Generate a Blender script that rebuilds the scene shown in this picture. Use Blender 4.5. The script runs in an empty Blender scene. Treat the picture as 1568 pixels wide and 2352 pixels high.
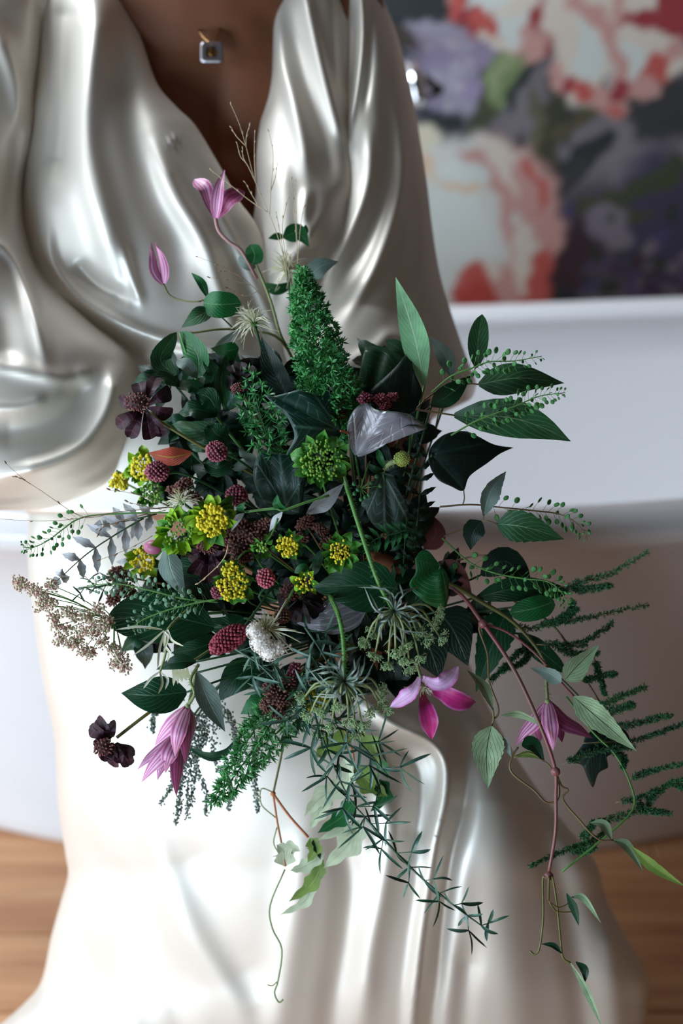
import bpy, math, random
import numpy as np
from mathutils import Vector, Matrix

# ------------------------------------------------------------------ camera
S = bpy.context.scene
COL = S.collection
F = 50.0 / 36.0 * 2352.0            # focal length in pixels of the 1568 x 2352 frame
PITCH = math.radians(28.0)
CAM = np.array([0.0, 0.0, 1.4])
FW = np.array([0.0, math.cos(PITCH), -math.sin(PITCH)])
UP = np.array([0.0, math.sin(PITCH), math.cos(PITCH)])
RT = np.array([1.0, 0.0, 0.0])
cd = bpy.data.cameras.new('camera')
cam = bpy.data.objects.new('camera', cd)
COL.objects.link(cam)
cam.location = CAM
cam.rotation_euler = (math.radians(90.0) - PITCH, 0, 0)
cd.lens = 50.0
cd.sensor_fit = 'VERTICAL'
cd.sensor_height = 36.0
cd.sensor_width = 24.0
cd.clip_start = 0.05
cd.dof.use_dof = True
cd.dof.focus_distance = 1.19
cd.dof.aperture_fstop = 2.6
S.camera = cam

# ------------------------------------------------------------------ light
w = bpy.data.worlds.new('room_light')
S.world = w
w.use_nodes = True
w.node_tree.nodes['Background'].inputs[0].default_value = (0.52, 0.47, 0.44, 1)
w.node_tree.nodes['Background'].inputs[1].default_value = 0.13


def area(name, loc, target, sx, sy, power, col):
    l = bpy.data.lights.new(name, 'AREA')
    l.shape = 'RECTANGLE'
    l.size, l.size_y, l.energy, l.color = sx, sy, power, col
    o = bpy.data.objects.new(name, l)
    o.location = loc
    o.rotation_euler = (Vector(target) - Vector(loc)).to_track_quat('-Z', 'Y').to_euler()
    COL.objects.link(o)


area('window_light', (-2.2, 0.78, 1.05), (0.0, 1.3, 0.5), 1.5, 1.8, 52, (0.74, 0.88, 1.0))
area('skirt_fill_light', (-1.05, -0.35, 0.4), (0.0, 1.1, 0.1), 1.0, 0.7, 28, (0.62, 0.82, 1.0))  # added fill light that whitens the front of the skirt, not a window
area('bath_fill_light', (-1.0, 2.0, 2.2), (0.4, 2.1, 0.4), 0.6, 0.6, 32, (0.84, 0.92, 1.0))  # unseen lamp added over the bath to brighten its inside and the mural
S.view_settings.view_transform = 'Standard'
S.view_settings.look = 'None'
S.view_settings.gamma = 1.0
S.view_settings.use_curve_mapping = False
S.view_settings.exposure = 0.0

# ------------------------------------------------------------------ helpers
RNG = np.random.default_rng(11)
random.seed(5)


def W(px, py, d):
    """world point seen at pixel (px, py) of the 1568 x 2352 frame, at depth d metres"""
    px, py, d = np.asarray(px, float), np.asarray(py, float), np.asarray(d, float)
    return (CAM + FW * d[..., None] + RT * ((px - 784.0) / F * d)[..., None]
            + UP * ((1176.0 - py) / F * d)[..., None])


def s2l(c):
    return [((v / 255.0) / 12.92 if v / 255.0 <= 0.04045 else ((v / 255.0 + 0.055) / 1.055) ** 2.4) for v in c]


def nrm(v):
    v = np.asarray(v, float)
    return v / (np.linalg.norm(v, axis=-1, keepdims=True) + 1e-12)


class MB:
    """collects geometry; build() links it as ONE mesh object"""
    def __init__(self):
        self.v, self.f, self.uv, self.n = [], [], [], 0

    def add(self, v, f, uv=None):
        v = np.asarray(v, float).reshape(-1, 3)
        self.v.append(v)
        self.f.extend([tuple(i + self.n for i in q) for q in f])
        self.uv.append(np.zeros((len(v), 2)) if uv is None else np.asarray(uv, float))
        self.n += len(v)

    def mesh(self, name, mat, smooth=True):
        me = bpy.data.meshes.new(name)
        V = np.concatenate(self.v)
        me.from_pydata(V.tolist(), [], self.f)
        U = np.concatenate(self.uv)
        li = np.empty(len(me.loops), dtype=np.int32)
        me.loops.foreach_get('vertex_index', li)
        ul = me.uv_layers.new(name='uv')
        ul.data.foreach_set('uv', U[li].ravel())
        if smooth:
            me.polygons.foreach_set('use_smooth', [True] * len(me.polygons))
        me.materials.append(mat)
        me.update()
        return me

    def build(self, name, mat, parent=None, smooth=True):
        return link(name, self.mesh(name, mat, smooth), parent)


def link(name, me, parent=None, M=None):
    o = bpy.data.objects.new(name, me)
    COL.objects.link(o)
    if parent is not None:
        o.parent = parent
        o.matrix_parent_inverse = ROOTINV.get(parent.name, Matrix.Identity(4))
    if M is not None:
        o.matrix_basis = M
    return o


ROOTINV = {}


def thing(name, label, cat, loc, group=None):
    o = bpy.data.objects.new(name, None)
    o.empty_display_size = 0.02
    o.location = Vector(loc)
    COL.objects.link(o)
    ROOTINV[o.name] = Matrix.Translation(-Vector(loc))
    tag(o, label, cat, group)
    return o


def tag(o, label, cat=None, group=None):
    o['label'] = label
    if cat:
        o['category'] = cat
    if group:
        o['group'] = group
    return o


def grid_faces(nu, nv, closed_u=False):
    f = []
    for j in range(nv - 1):
        for i in range(nu if closed_u else nu - 1):
            a, b = j * nu + i, j * nu + (i + 1) % nu
            f.append((a, b, b + nu, a + nu))
    return f


def interp(pts, n):
    """smooth resample of a polyline (Catmull-Rom)"""
    P = np.asarray(pts, float)
    if len(P) == 2:
        t = np.linspace(0, 1, n)[:, None]
        return P[0] * (1 - t) + P[1] * t
    Q = np.vstack([2 * P[0] - P[1], P, 2 * P[-1] - P[-2]])
    out = []
    m = len(P) - 1
    for k in np.linspace(0, m - 1e-6, n):
        i = int(k)
        t = k - i
        a, b, c, d = Q[i], Q[i + 1], Q[i + 2], Q[i + 3]
        out.append(0.5 * (2 * b + (c - a) * t + (2 * a - 5 * b + 4 * c - d) * t * t + (3 * b - a - 3 * c + d) * t ** 3))
    return np.array(out)


def tube(mb, pts, r, sides=6, n=None, cap=True):
    """tapered tube through world points; r = scalar or list along the tube"""
    P = interp(pts, n or max(2, (len(pts) - 1) * 4 + 1)) if len(pts) > 2 or n else np.asarray(pts, float)
    m = len(P)
    R = np.interp(np.linspace(0, 1, m), np.linspace(0, 1, np.size(r)) if np.size(r) > 1 else [0, 1],
                  np.atleast_1d(r) if np.size(r) > 1 else [r, r])
    T = nrm(np.gradient(P, axis=0))
    ref = np.array([0.3, -0.8, 0.5])
    V = []
    for i in range(m):
        a = nrm(np.cross(T[i], ref))
        b = np.cross(T[i], a)
        ang = np.arange(sides) * 2 * math.pi / sides
        V.append(P[i] + R[i] * (np.cos(ang)[:, None] * a + np.sin(ang)[:, None] * b))
    V = np.concatenate(V)
    f = grid_faces(sides, m, True)
    if cap:
        f.append(tuple(range(sides))[::-1])
        f.append(tuple((m - 1) * sides + k for k in range(sides)))
    t = np.repeat(np.linspace(0, 1, m), sides)
    s = np.tile(np.linspace(0, 1, sides), m)
    mb.add(V, f, np.stack([s, t], 1))


def ball(mb, c, r, seg=8, rings=5, axis=None, sc=(1, 1, 1)):
    """ellipsoid, local z along axis"""
    z = nrm(axis) if axis is not None else np.array([0, 0, 1.0])
    x = nrm(np.cross(z, [0.31, 0.77, 0.55]))
    y = np.cross(z, x)
    V = [np.array(c) - z * r * sc[2]]
    for j in range(1, rings):
        ph = -math.pi / 2 + math.pi * j / rings
        for i in range(seg):
            th = 2 * math.pi * i / seg
            V.append(np.array(c) + r * (math.cos(ph) * (math.cos(th) * x * sc[0] + math.sin(th) * y * sc[1]) + math.sin(ph) * z * sc[2]))
    V.append(np.array(c) + z * r * sc[2])
    f = [(0, 1 + (i + 1) % seg, 1 + i) for i in range(seg)]
    for j in range(rings - 2):
        for i in range(seg):
            a, b = 1 + j * seg + i, 1 + j * seg + (i + 1) % seg
            f.append((a, b, b + seg, a + seg))
    L = len(V) - 1
    o = 1 + (rings - 2) * seg
    f += [(L, o + i, o + (i + 1) % seg) for i in range(seg)]
    mb.add(V, f)


# ------------------------------------------------------------------ materials
def new_mat(name):
    m = bpy.data.materials.new(name)
    m.use_nodes = True
    return m, m.node_tree, m.node_tree.nodes['Principled BSDF']


def mat(name, rgb, rough=0.5, metal=0.0, noise=0.0, nscale=30.0, bump=0.0, bscale=200.0, spec=0.5, trans=0.0, rgb2=None, sss=0.0, sheen=0.0):
    """rgb in sRGB 0-255 albedo"""
    m, nt, b = new_mat(name)
    c = s2l(rgb)
    b.inputs['Roughness'].default_value = rough
    b.inputs['Metallic'].default_value = metal
    b.inputs['Specular IOR Level'].default_value = spec
    if sheen:
        b.inputs['Sheen Weight'].default_value = sheen
    if sss:
        b.inputs['Subsurface Weight'].default_value = sss
        b.inputs['Subsurface Scale'].default_value = 0.01
    if noise or rgb2:
        tc = nt.nodes.new('ShaderNodeTexCoord')
        n = nt.nodes.new('ShaderNodeTexNoise')
        n.inputs['Scale'].default_value = nscale
        n.inputs['Detail'].default_value = 3
        nt.links.new(tc.outputs['Object'], n.inputs['Vector'])
        mx = nt.nodes.new('ShaderNodeValToRGB')
        c2 = s2l(rgb2) if rgb2 else [min(1, v * (1 + noise)) for v in c]
        c1 = c if rgb2 else [v * (1 - noise) for v in c]
        mx.color_ramp.elements[0].position = 0.35
        mx.color_ramp.elements[1].position = 0.65
        mx.color_ramp.elements[0].color = (*c1, 1)
        mx.color_ramp.elements[1].color = (*c2, 1)
        nt.links.new(n.outputs['Fac'], mx.inputs[0])
        nt.links.new(mx.outputs[0], b.inputs['Base Color'])
    else:
        b.inputs['Base Color'].default_value = (*c, 1)
    if bump:
        tc = nt.nodes.new('ShaderNodeTexCoord')
        n = nt.nodes.new('ShaderNodeTexNoise')
        n.inputs['Scale'].default_value = bscale
        nt.links.new(tc.outputs['Object'], n.inputs['Vector'])
        bp = nt.nodes.new('ShaderNodeBump')
        bp.inputs['Strength'].default_value = bump
        bp.inputs['Distance'].default_value = 0.001
        nt.links.new(n.outputs['Fac'], bp.inputs['Height'])
        nt.links.new(bp.outputs[0], b.inputs['Normal'])
    return m


def leaf_mat(name, rgb, vein, rough=0.38, back=None, side=9.0, slope=0.9, vw=0.035, bump=0.5, spec=0.32, radial=None, edge=None):
    """leaf colour with midrib and side veins drawn from the leaf's own uv (u across 0-1, v along 0-1)"""
    m, nt, b = new_mat(name)
    N, L = nt.nodes, nt.links
    b.inputs['Roughness'].default_value = rough
    b.inputs['Specular IOR Level'].default_value = spec

    def math_(op, a, bb=None, cc=None):
        x = N.new('ShaderNodeMath')
        x.operation = op
        for i, q in enumerate((a, bb, cc)):
            if q is None:
                continue
            if isinstance(q, (int, float)):
                x.inputs[i].default_value = q
            else:
                L.new(q, x.inputs[i])
        return x.outputs[0]
    tc = N.new('ShaderNodeTexCoord')
    sp = N.new('ShaderNodeSeparateXYZ')
    L.new(tc.outputs['UV'], sp.inputs[0])
    u, v = sp.outputs[0], sp.outputs[1]
    if radial:                              # u = angle (turns), v = radius: veins run out to each lobe
        au = math_('PINGPONG', math_('SUBTRACT', u, 0.5), 0.5 / radial)
        wid = math_('MULTIPLY_ADD', v, 0.0, 0.012)
        near = math_('MULTIPLY', au, v)
        mid = math_('SUBTRACT', 1.0, math_('MINIMUM', math_('DIVIDE', near, wid), 1.0))
        sd = math_('SINE', math_('MULTIPLY', math_('SUBTRACT', v, math_('MULTIPLY', au, 3.0)), 34.0))
    else:
        au = math_('ABSOLUTE', math_('SUBTRACT', u, 0.5))
        mid = math_('SUBTRACT', 1.0, math_('MINIMUM', math_('DIVIDE', au, vw), 1.0))
        sd = math_('SINE', math_('MULTIPLY', math_('SUBTRACT', v, math_('MULTIPLY', au, slope)), side * 6.2832))
    sd = math_('POWER', math_('MAXIMUM', math_('MULTIPLY_ADD', sd, 0.5, 0.5), 0.0), 14.0)
    veins = math_('MINIMUM', math_('ADD', math_('MULTIPLY', mid, 0.9), math_('MULTIPLY', sd, 0.35)), 1.0)
    n = N.new('ShaderNodeTexNoise')
    n.inputs['Scale'].default_value = 60
    L.new(tc.outputs['Object'], n.inputs['Vector'])
    c = s2l(rgb)
    ramp = N.new('ShaderNodeValToRGB')
    ramp.color_ramp.elements[0].position = 0.3
    ramp.color_ramp.elements[1].position = 0.7
    ramp.color_ramp.elements[0].color = (*[x * 0.75 for x in c], 1)
    ramp.color_ramp.elements[1].color = (*[min(1, x * 1.3) for x in c], 1)
    L.new(n.outputs['Fac'], ramp.inputs[0])
    mix = N.new('ShaderNodeMix')
    mix.data_type = 'RGBA'
    L.new(veins, mix.inputs[0])
    L.new(ramp.outputs[0], mix.inputs[6])
    mix.inputs[7].default_value = (*s2l(vein), 1)
    out = mix.outputs[2]
    if edge is not None:
        e = N.new('ShaderNodeMix')
        e.data_type = 'RGBA'
        L.new(math_('GREATER_THAN', v if radial else au, 0.97 if radial else 0.475), e.inputs[0])
        L.new(out, e.inputs[6])
        e.inputs[7].default_value = (*s2l(edge), 1)
        out = e.outputs[2]
    if back is not None:
        g = N.new('ShaderNodeNewGeometry')
        m2 = N.new('ShaderNodeMix')
        m2.data_type = 'RGBA'
        L.new(g.outputs['Backfacing'], m2.inputs[0])
        L.new(out, m2.inputs[6])
        m2.inputs[7].default_value = (*s2l(back), 1)
        out = m2.outputs[2]
    L.new(out, b.inputs['Base Color'])
    bp = N.new('ShaderNodeBump')
    bp.inputs['Strength'].default_value = bump
    bp.inputs['Distance'].default_value = 0.0008
    bp.invert = True
    h = math_('ADD', veins, math_('MULTIPLY', n.outputs['Fac'], 0.6))
    L.new(h, bp.inputs['Height'])
    L.new(bp.outputs[0], b.inputs['Normal'])
    return m


M = {}
M['satin'] = mat('ivory_satin', (231, 222, 210), rough=0.46, metal=0.42, spec=0.8, bump=0.03, bscale=900)
M['skin'] = mat('skin', (138, 84, 56), rough=0.55, noise=0.06, nscale=12, bump=0.1, bscale=700, sss=0.15)
M['enamel'] = mat('white_enamel', (232, 232, 234), rough=0.14)
M['chrome'] = mat('chrome', (225, 228, 232), rough=0.06, metal=1.0)
M['dark_metal'] = mat('dark_metal', (26, 24, 22), rough=0.4)
M['gold'] = mat('gold', (190, 150, 100), rough=0.3, metal=1.0)
M['silver'] = mat('silver', (175, 168, 172), rough=0.38, metal=1.0)
M['stone'] = mat('pale_stone', (196, 190, 200), rough=0.1, spec=0.9)

# ------------------------------------------------------------------ floor
def structure(o):
    o['kind'] = 'structure'
    return o


def wood():
    m, nt, b = new_mat('oak_boards')
    N, L = nt.nodes, nt.links
    tc = N.new('ShaderNodeTexCoord')
    mp = N.new('ShaderNodeMapping')
    mp.inputs['Scale'].default_value = (1.2, 14, 14)
    L.new(tc.outputs['Object'], mp.inputs[0])
    n = N.new('ShaderNodeTexNoise')
    n.inputs['Scale'].default_value = 2.2
    n.inputs['Detail'].default_value = 6
    n.inputs['Distortion'].default_value = 0.6
    L.new(mp.outputs[0], n.inputs['Vector'])
    oi = N.new('ShaderNodeObjectInfo')
    r = N.new('ShaderNodeValToRGB')
    r.color_ramp.elements[0].position = 0.3
    r.color_ramp.elements[0].color = (*s2l((168, 104, 66)), 1)
    r.color_ramp.elements[1].position = 0.75
    r.color_ramp.elements[1].color = (*s2l((222, 166, 120)), 1)
    ad = N.new('ShaderNodeMath')
    ad.operation = 'MULTIPLY_ADD'
    L.new(oi.outputs['Random'], ad.inputs[0])
    ad.inputs[1].default_value = 0.22
    L.new(n.outputs['Fac'], ad.inputs[2])
    L.new(ad.outputs[0], r.inputs[0])
    L.new(r.outputs[0], b.inputs['Base Color'])
    b.inputs['Roughness'].default_value = 0.42
    bp = N.new('ShaderNodeBump')
    bp.inputs['Strength'].default_value = 0.15
    L.new(n.outputs['Fac'], bp.inputs['Height'])
    L.new(bp.outputs[0], b.inputs['Normal'])
    return m


def box_mb(mb, lo, hi, bev=0.0):
    x0, y0, z0 = lo
    x1, y1, z1 = hi
    e = bev
    rings = [(x0, y0, z0, x1, y1), (x0, y0, z1 - e, x1, y1), (x0 + e, y0 + e, z1, x1 - e, y1 - e)]
    V = []
    for a in rings:
        V += [(a[0], a[1], a[2]), (a[3], a[1], a[2]), (a[3], a[4], a[2]), (a[0], a[4], a[2])]
    f = []
    for j in range(2):
        for i in range(4):
            f.append((4 * j + i, 4 * j + (i + 1) % 4, 4 * j + 4 + (i + 1) % 4, 4 * j + 4 + i))
    f += [(3, 2, 1, 0), (8, 9, 10, 11)]
    mb.add(V, f)


WOOD = wood()
mb = MB()
box_mb(mb, (-2.4, -0.6, -0.06), (2.4, 2.5, -0.022))
FLOOR = structure(mb.build('floor', mat('subfloor', (50, 34, 24), rough=0.8), smooth=False))
y = -0.6
row = 0
while y < 2.49:
    x = -2.4 - 0.55 * (row % 3)
    while x < 2.4:
        x0, x1 = max(x, -2.4), min(x + 1.7, 2.4)
        if x1 - x0 > 0.05:
            mb = MB()
            box_mb(mb, (x0 + 0.001, y + 0.001, -0.022), (x1 - 0.001, min(y + 0.134, 2.498), random.uniform(-0.0006, 0.0004)), 0.002)
            mb.build('floorboard', WOOD, FLOOR, smooth=False)
        x += 1.7
    y += 0.135
    row += 1

# ------------------------------------------------------------------ papered wall behind the bath
YW = 2.5
MUR = []       # painted shapes of the printed mural: cx, cy, rx, ry, turn, colour, edge softness


def blob(cx, cy, rx, ry, rot, col, soft=0.15):
    MUR.append((cx, cy, rx, ry, math.radians(rot), s2l(col), soft))


LIL, LIL2, LILD = (166, 158, 176), (150, 138, 166), (96, 86, 108)
GRN, OLV, DK, DK2 = (92, 112, 74), (70, 72, 52), (42, 48, 50), (56, 58, 60)
CRM, PNK, RED, CORAL, WHT = (222, 210, 196), (204, 156, 148), (158, 58, 64), (196, 92, 84), (214, 220, 214)
blob(1000, 40, 140, 60, 0, DK)
blob(940, 20, 60, 60, 0, DK)
blob(1330, 330, 200, 170, 30, (122, 116, 122), 0.5)
blob(1500, 330, 110, 100, 0, (130, 124, 130), 0.4)
blob(1160, 420, 90, 110, 0, (112, 106, 108), 0.5)
blob(1520, 240, 90, 90, 0, DK2, 0.4)
blob(1400, 540, 190, 120, 0, (78, 70, 84), 0.6)
blob(1530, 520, 120, 180, 0, (66, 60, 84), 0.5)
# purple hydrangea
for (x, y_, r, c) in ((960, 100, 52, LIL), (1010, 80, 46, LIL), (1060, 110, 52, LIL), (1000, 150, 60, LIL2), (1070, 170, 52, LIL), (1110, 130, 44, LIL2), (1040, 220, 56, LIL), (1095, 210, 40, LIL2), (985, 205, 42, LIL), (1000, 245, 40, LIL2), (930, 95, 30, LIL), (1130, 180, 26, LILD)):
    blob(x, y_, r, r * 0.85, 0, c, 0.35)
for (x, y_) in ((985, 120), (1030, 100), (1050, 150), (1005, 180), (1085, 140), (1060, 200), (1030, 240)):
    blob(x, y_, 10, 8, 20, (190, 180, 190), 0.5)
blob(1010, 275, 60, 26, 10, DK, 0.4)
# green bud and its stem
blob(1120, 240, 26, 95, 22, OLV, 0.3)
blob(1160, 170, 38, 78, 24, (120, 138, 92), 0.25)
blob(1150, 160, 15, 60, 24, (146, 160, 116), 0.5)
blob(1195, 190, 16, 70, 24, DK, 0.4)
# leaves in the middle
blob(1290, 210, 24, 120, -8, DK, 0.3)
blob(1260, 310, 34, 100, 10, (60, 62, 44), 0.3)
blob(1330, 270, 20, 90, 48, (82, 78, 58), 0.4)
blob(1230, 290, 14, 90, 4, (96, 94, 74), 0.4)
blob(1330, 370, 34, 96, 55, DK, 0.2)
blob(1290, 420, 26, 80, 45, DK2, 0.3)
blob(1180, 370, 12, 80, 10, DK, 0.4)
blob(1440, 440, 18, 130, 66, (66, 72, 50), 0.3)
blob(1530, 400, 24, 70, 40, (66, 72, 50), 0.3)
blob(1400, 480, 18, 110, 100, (72, 74, 52), 0.35)
# upper tulip, left flower
for (x, y_, rx, ry, ro, c) in ((1090, -30, 70, 60, 0, CRM), (1060, 10, 30, 50, -10, CORAL), (1120, 45, 60, 60, 10, RED), (1160, 60, 70, 62, 0, PNK), (1110, 60, 30, 40, 20, CORAL), (1180, 40, 36, 70, 10, WHT), (1130, 100, 44, 16, 20, CRM), (1240, 55, 24, 80, -6, RED), (1225, 100, 26, 36, 0, PNK), (1190, -30, 60, 70, 0, CRM), (1120, 10, 46, 12, -10, WHT), (1215, 128, 26, 14, -20, PNK)):
    blob(x, y_, rx, ry, ro, c, 0.22)
# upper tulip, right flower
for (x, y_, rx, ry, ro, c) in ((1330, 40, 80, 110, 0, CRM), (1400, 20, 110, 60, 0, CRM), (1330, 150, 62, 100, -8, CRM), (1350, 130, 28, 90, -6, WHT), (1400, 60, 24, 110, -58, PNK), (1460, 30, 70, 30, 30, PNK), (1480, 60, 50, 34, 0, RED), (1540, 30, 60, 60, 0, RED), (1470, 10, 50, 20, 10, CRM), (1480, 120, 80, 44, 0, CRM), (1450, 150, 60, 62, 0, WHT), (1530, 130, 50, 50, 20, CRM), (1510, 160, 34, 34, 0, CORAL), (1548, 110, 20, 30, 0, PNK), (1480, 205, 36, 30, 20, PNK), (1420, 160, 20, 80, -20, PNK), (1300, 185, 26, 24, 0, RED), (1340, 215, 30, 30, 0, CORAL), (1400, 235, 42, 36, 0, PNK), (1430, 205, 20, 30, -20, RED), (1410, 250, 20, 14, 0, CORAL), (1285, 170, 18, 34, 10, PNK), (1455, 80, 36, 20, 30, CRM)):
    blob(x, y_, rx, ry, ro, c, 0.22)
# big pale peony low on the left
for (x, y_, rx, ry, ro, c) in ((960, 330, 56, 40, 30, (214, 206, 180)), (1130, 500, 160, 180, 0, PNK), (1120, 430, 120, 110, 0, CRM), (1070, 480, 130, 170, 0, (212, 212, 204)), (1040, 560, 90, 140, 0, WHT), (1150, 420, 26, 120, -50, PNK), (1180, 400, 30, 110, -40, CRM), (1240, 470, 22, 110, -18, CORAL), (1215, 470, 20, 110, -18, PNK), (1265, 530, 22, 60, 0, PNK), (1180, 560, 18, 110, -10, PNK), (1205, 600, 34, 90, 0, CRM), (1245, 640, 34, 70, 0, CORAL), (1115, 665, 70, 60, 0, CORAL), (1100, 690, 60, 40, 0, (186, 74, 66)), (1150, 650, 14, 60, -20, CRM), (1170, 680, 30, 60, 0, PNK), (1020, 400, 20, 100, -62, (220, 190, 160)), (1010, 640, 40, 60, 0, WHT), (1060, 400, 60, 26, 15, WHT), (1240, 690, 50, 16, 0, CORAL)):
    blob(x, y_, rx, ry, ro, c, 0.25)
# violet cluster low on the right
for k in range(60):
    a = random.random()
    blob(random.uniform(1300, 1580), random.uniform(470, 700), random.uniform(8, 26), random.uniform(8, 20), random.uniform(0, 180),
         random.choice([(70, 46, 66), (88, 76, 110), (112, 102, 116), (52, 42, 56), (122, 116, 122), (76, 68, 104), (50, 56, 48), (92, 62, 92)]), 0.45)
blob(1310, 600, 36, 110, 10, (62, 42, 50), 0.4)
blob(1400, 520, 50, 44, 0, (128, 120, 132), 0.4)
blob(1405, 505, 14, 10, 0, (80, 86, 70), 0.4)
blob(1295, 690, 30, 30, 0, DK, 0.4)


def mural_rgb(px, py):
    px = px + 9 * np.sin(py * 0.041 + 1.3 * np.sin(px * 0.03)) + 4 * np.sin(py * 0.13 + px * 0.02)
    py = py + 8 * np.sin(px * 0.047 + 1.1 * np.sin(py * 0.035)) + 4 * np.sin(px * 0.11)
    base = np.array(s2l((104, 98, 104)))
    C = np.tile(base, (len(px), 1))
    C *= (1 + 0.12 * np.sin(px * 0.021) * np.sin(py * 0.017))[:, None]
    for cx, cy, rx, ry, ro, c, so in MUR:
        dx, dy = px - cx, py - cy
        a = dx * math.cos(ro) + dy * math.sin(ro)
        b_ = -dx * math.sin(ro) + dy * math.cos(ro)
        q = np.sqrt((a / rx) ** 2 + (b_ / ry) ** 2)
        k = np.clip((1 + so * 0.5 - q) / max(so, 0.02), 0, 1)
        k = (k * k * (3 - 2 * k))[:, None]
        C = C * (1 - k) + np.array(c) * k
    return C


nx, nz = 520, 330
X, Z = np.meshgrid(np.linspace(-1.9, 1.9, nx), np.linspace(0, 2.4, nz))
V = np.stack([X.ravel(), np.full(X.size, YW), Z.ravel()], 1)
rel = V - CAM
dd = rel @ FW
PX, PY = 784 + F * (rel @ RT) / dd, 1176 - F * (rel @ UP) / dd
PX = 880 + np.abs(np.mod(PX - 880 + 700, 1400) - 700)       # the printed repeat goes on over the rest of the wall
PY = np.abs(np.mod(PY + 720, 1440) - 720)
CW = mural_rgb(PX, PY)
me = bpy.data.meshes.new('wall_back')
gf = [q[::-1] for q in grid_faces(nx, nz)]
n0 = len(V)
Vb = np.array([[-1.9, YW + .1, 0], [1.9, YW + .1, 0], [1.9, YW + .1, 2.4], [-1.9, YW + .1, 2.4]])
a0, a1, a2, a3 = 0, nx - 1, n0 - 1, n0 - nx
gf += [(n0, n0 + 1, n0 + 2, n0 + 3)]
me.from_pydata(np.vstack([V, Vb]).tolist(), [], [(q[3], q[2], q[1], q[0]) for q in gf[:-1]] + [gf[-1]])
ca = me.color_attributes.new('print', 'FLOAT_COLOR', 'POINT')
cc = np.ones((n0 + 4, 4))
cc[:n0, :3] = CW
cc[n0:, :3] = 0.4
ca.data.foreach_set('color', cc.ravel())
mw, nt, b = new_mat('floral_wallpaper')
at = nt.nodes.new('ShaderNodeAttribute')
at.attribute_name = 'print'
nt.links.new(at.outputs['Color'], b.inputs['Base Color'])
b.inputs['Roughness'].default_value = 0.6
me.materials.append(mw)
structure(link('wall_back', me))
plaster = mat('warm_plaster', (150, 132, 112), rough=0.9, noise=0.04)

# ------------------------------------------------------------------ freestanding bath
TX, TY, TA, TB = 0.02, 1.855, 0.95, 0.375
ns = 120
prof = [  # scale of plan, inset (m), z factor of rim height, extra z
    (0.10, 0, 0.14, 0), (0.45, 0, 0.14, 0.0), (0.62, 0, 0.17, 0), (0.74, 0, 0.26, 0), (0.82, 0, 0.5, 0), (0.90, 0, 0.85, 0), (0.925, 0, 0.97, 0.0)]
for k in range(9):      # rolled rim
    a = math.radians(180 - k * 30)
    prof.append((0.955, 0.028 * math.cos(a), 1.0, 0.028 * math.sin(a) - 0.028))
prof += [(0.93, 0.0, 0.9, 0), (0.90, 0, 0.7, 0), (0.86, 0, 0.42, 0), (0.815, 0, 0.16, 0), (0.80, 0, 0.06, 0), (0.80, 0, 0.0, 0.012), (0.785, 0, 0.0, 0.0), (0.1, 0, 0, 0.0)]
V = []
for s, ins, zf, ez in prof:
    for i in range(ns):
        t = 2 * math.pi * i / ns
        e = 2 / (2.15 + 1.2 * zf)
        cx, sy = math.copysign(abs(math.cos(t)) ** e, math.cos(t)), math.copysign(abs(math.sin(t)) ** e, math.sin(t))
        x, y_ = (TA * s + ins) * cx, (TB * s + ins) * sy
        rim = 0.600 + 0.06 * (x / 1.0) ** 2 + 0.03 * x * 0.6
        V.append((TX + x, TY + y_, rim * zf + ez))
f = grid_faces(ns, len(prof), True)
f.append(tuple(range(ns))[::-1])
f.append(tuple((len(prof) - 1) * ns + k for k in range(ns)))
mb = MB()
mb.add(V, f)
BATH = thing('bathtub', 'white freestanding roll-top bathtub the bride is sitting on', 'bathtub', (TX, TY, 0))
mb.build('shell', M['enamel'], BATH)
mb = MB()
ball(mb, (TX, TY, 0.098), 0.03, 16, 6, sc=(1, 1, 0.25))
tag(mb.build('drain_cover', M['chrome'], BATH), 'round chrome drain cover')

# chrome wall tap peeping out beside her sleeve
P0 = W(955, 200, 2.28)
TAP = thing('wall_tap', 'chrome wall tap glinting beside her sleeve in front of the mural', 'tap', (P0[0] - 0.03, YW, P0[2] + 0.03))
mb = MB()
tube(mb, [(P0[0] - 0.035, YW, P0[2] + 0.04), (P0[0] - 0.035, YW - 0.012, P0[2] + 0.04)], 0.034, 24)
mb.build('flange', M['chrome'], TAP)
mb = MB()
pts = [W(918, 120, 2.36), W(938, 150, 2.27), W(953, 185, 2.24), W(962, 240, 2.24)]
tube(mb, [(P0[0] - 0.035, YW - 0.01, P0[2] + 0.04)] + pts, [0.014, 0.016, 0.016, 0.015, 0.013], 20)
mb.build('spout', M['chrome'], TAP)
mb = MB()
tube(mb, [W(935, 130, 2.32), W(965, 170, 2.3), W(1010, 210, 2.28)], [0.003, 0.006, 0.009], 10)
tube(mb, [W(1008, 208, 2.28), W(985, 222, 2.27), W(966, 232, 2.25)], [0.006, 0.004, 0.003], 8)
mb.build('lever', M['dark_metal'], TAP)

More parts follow.
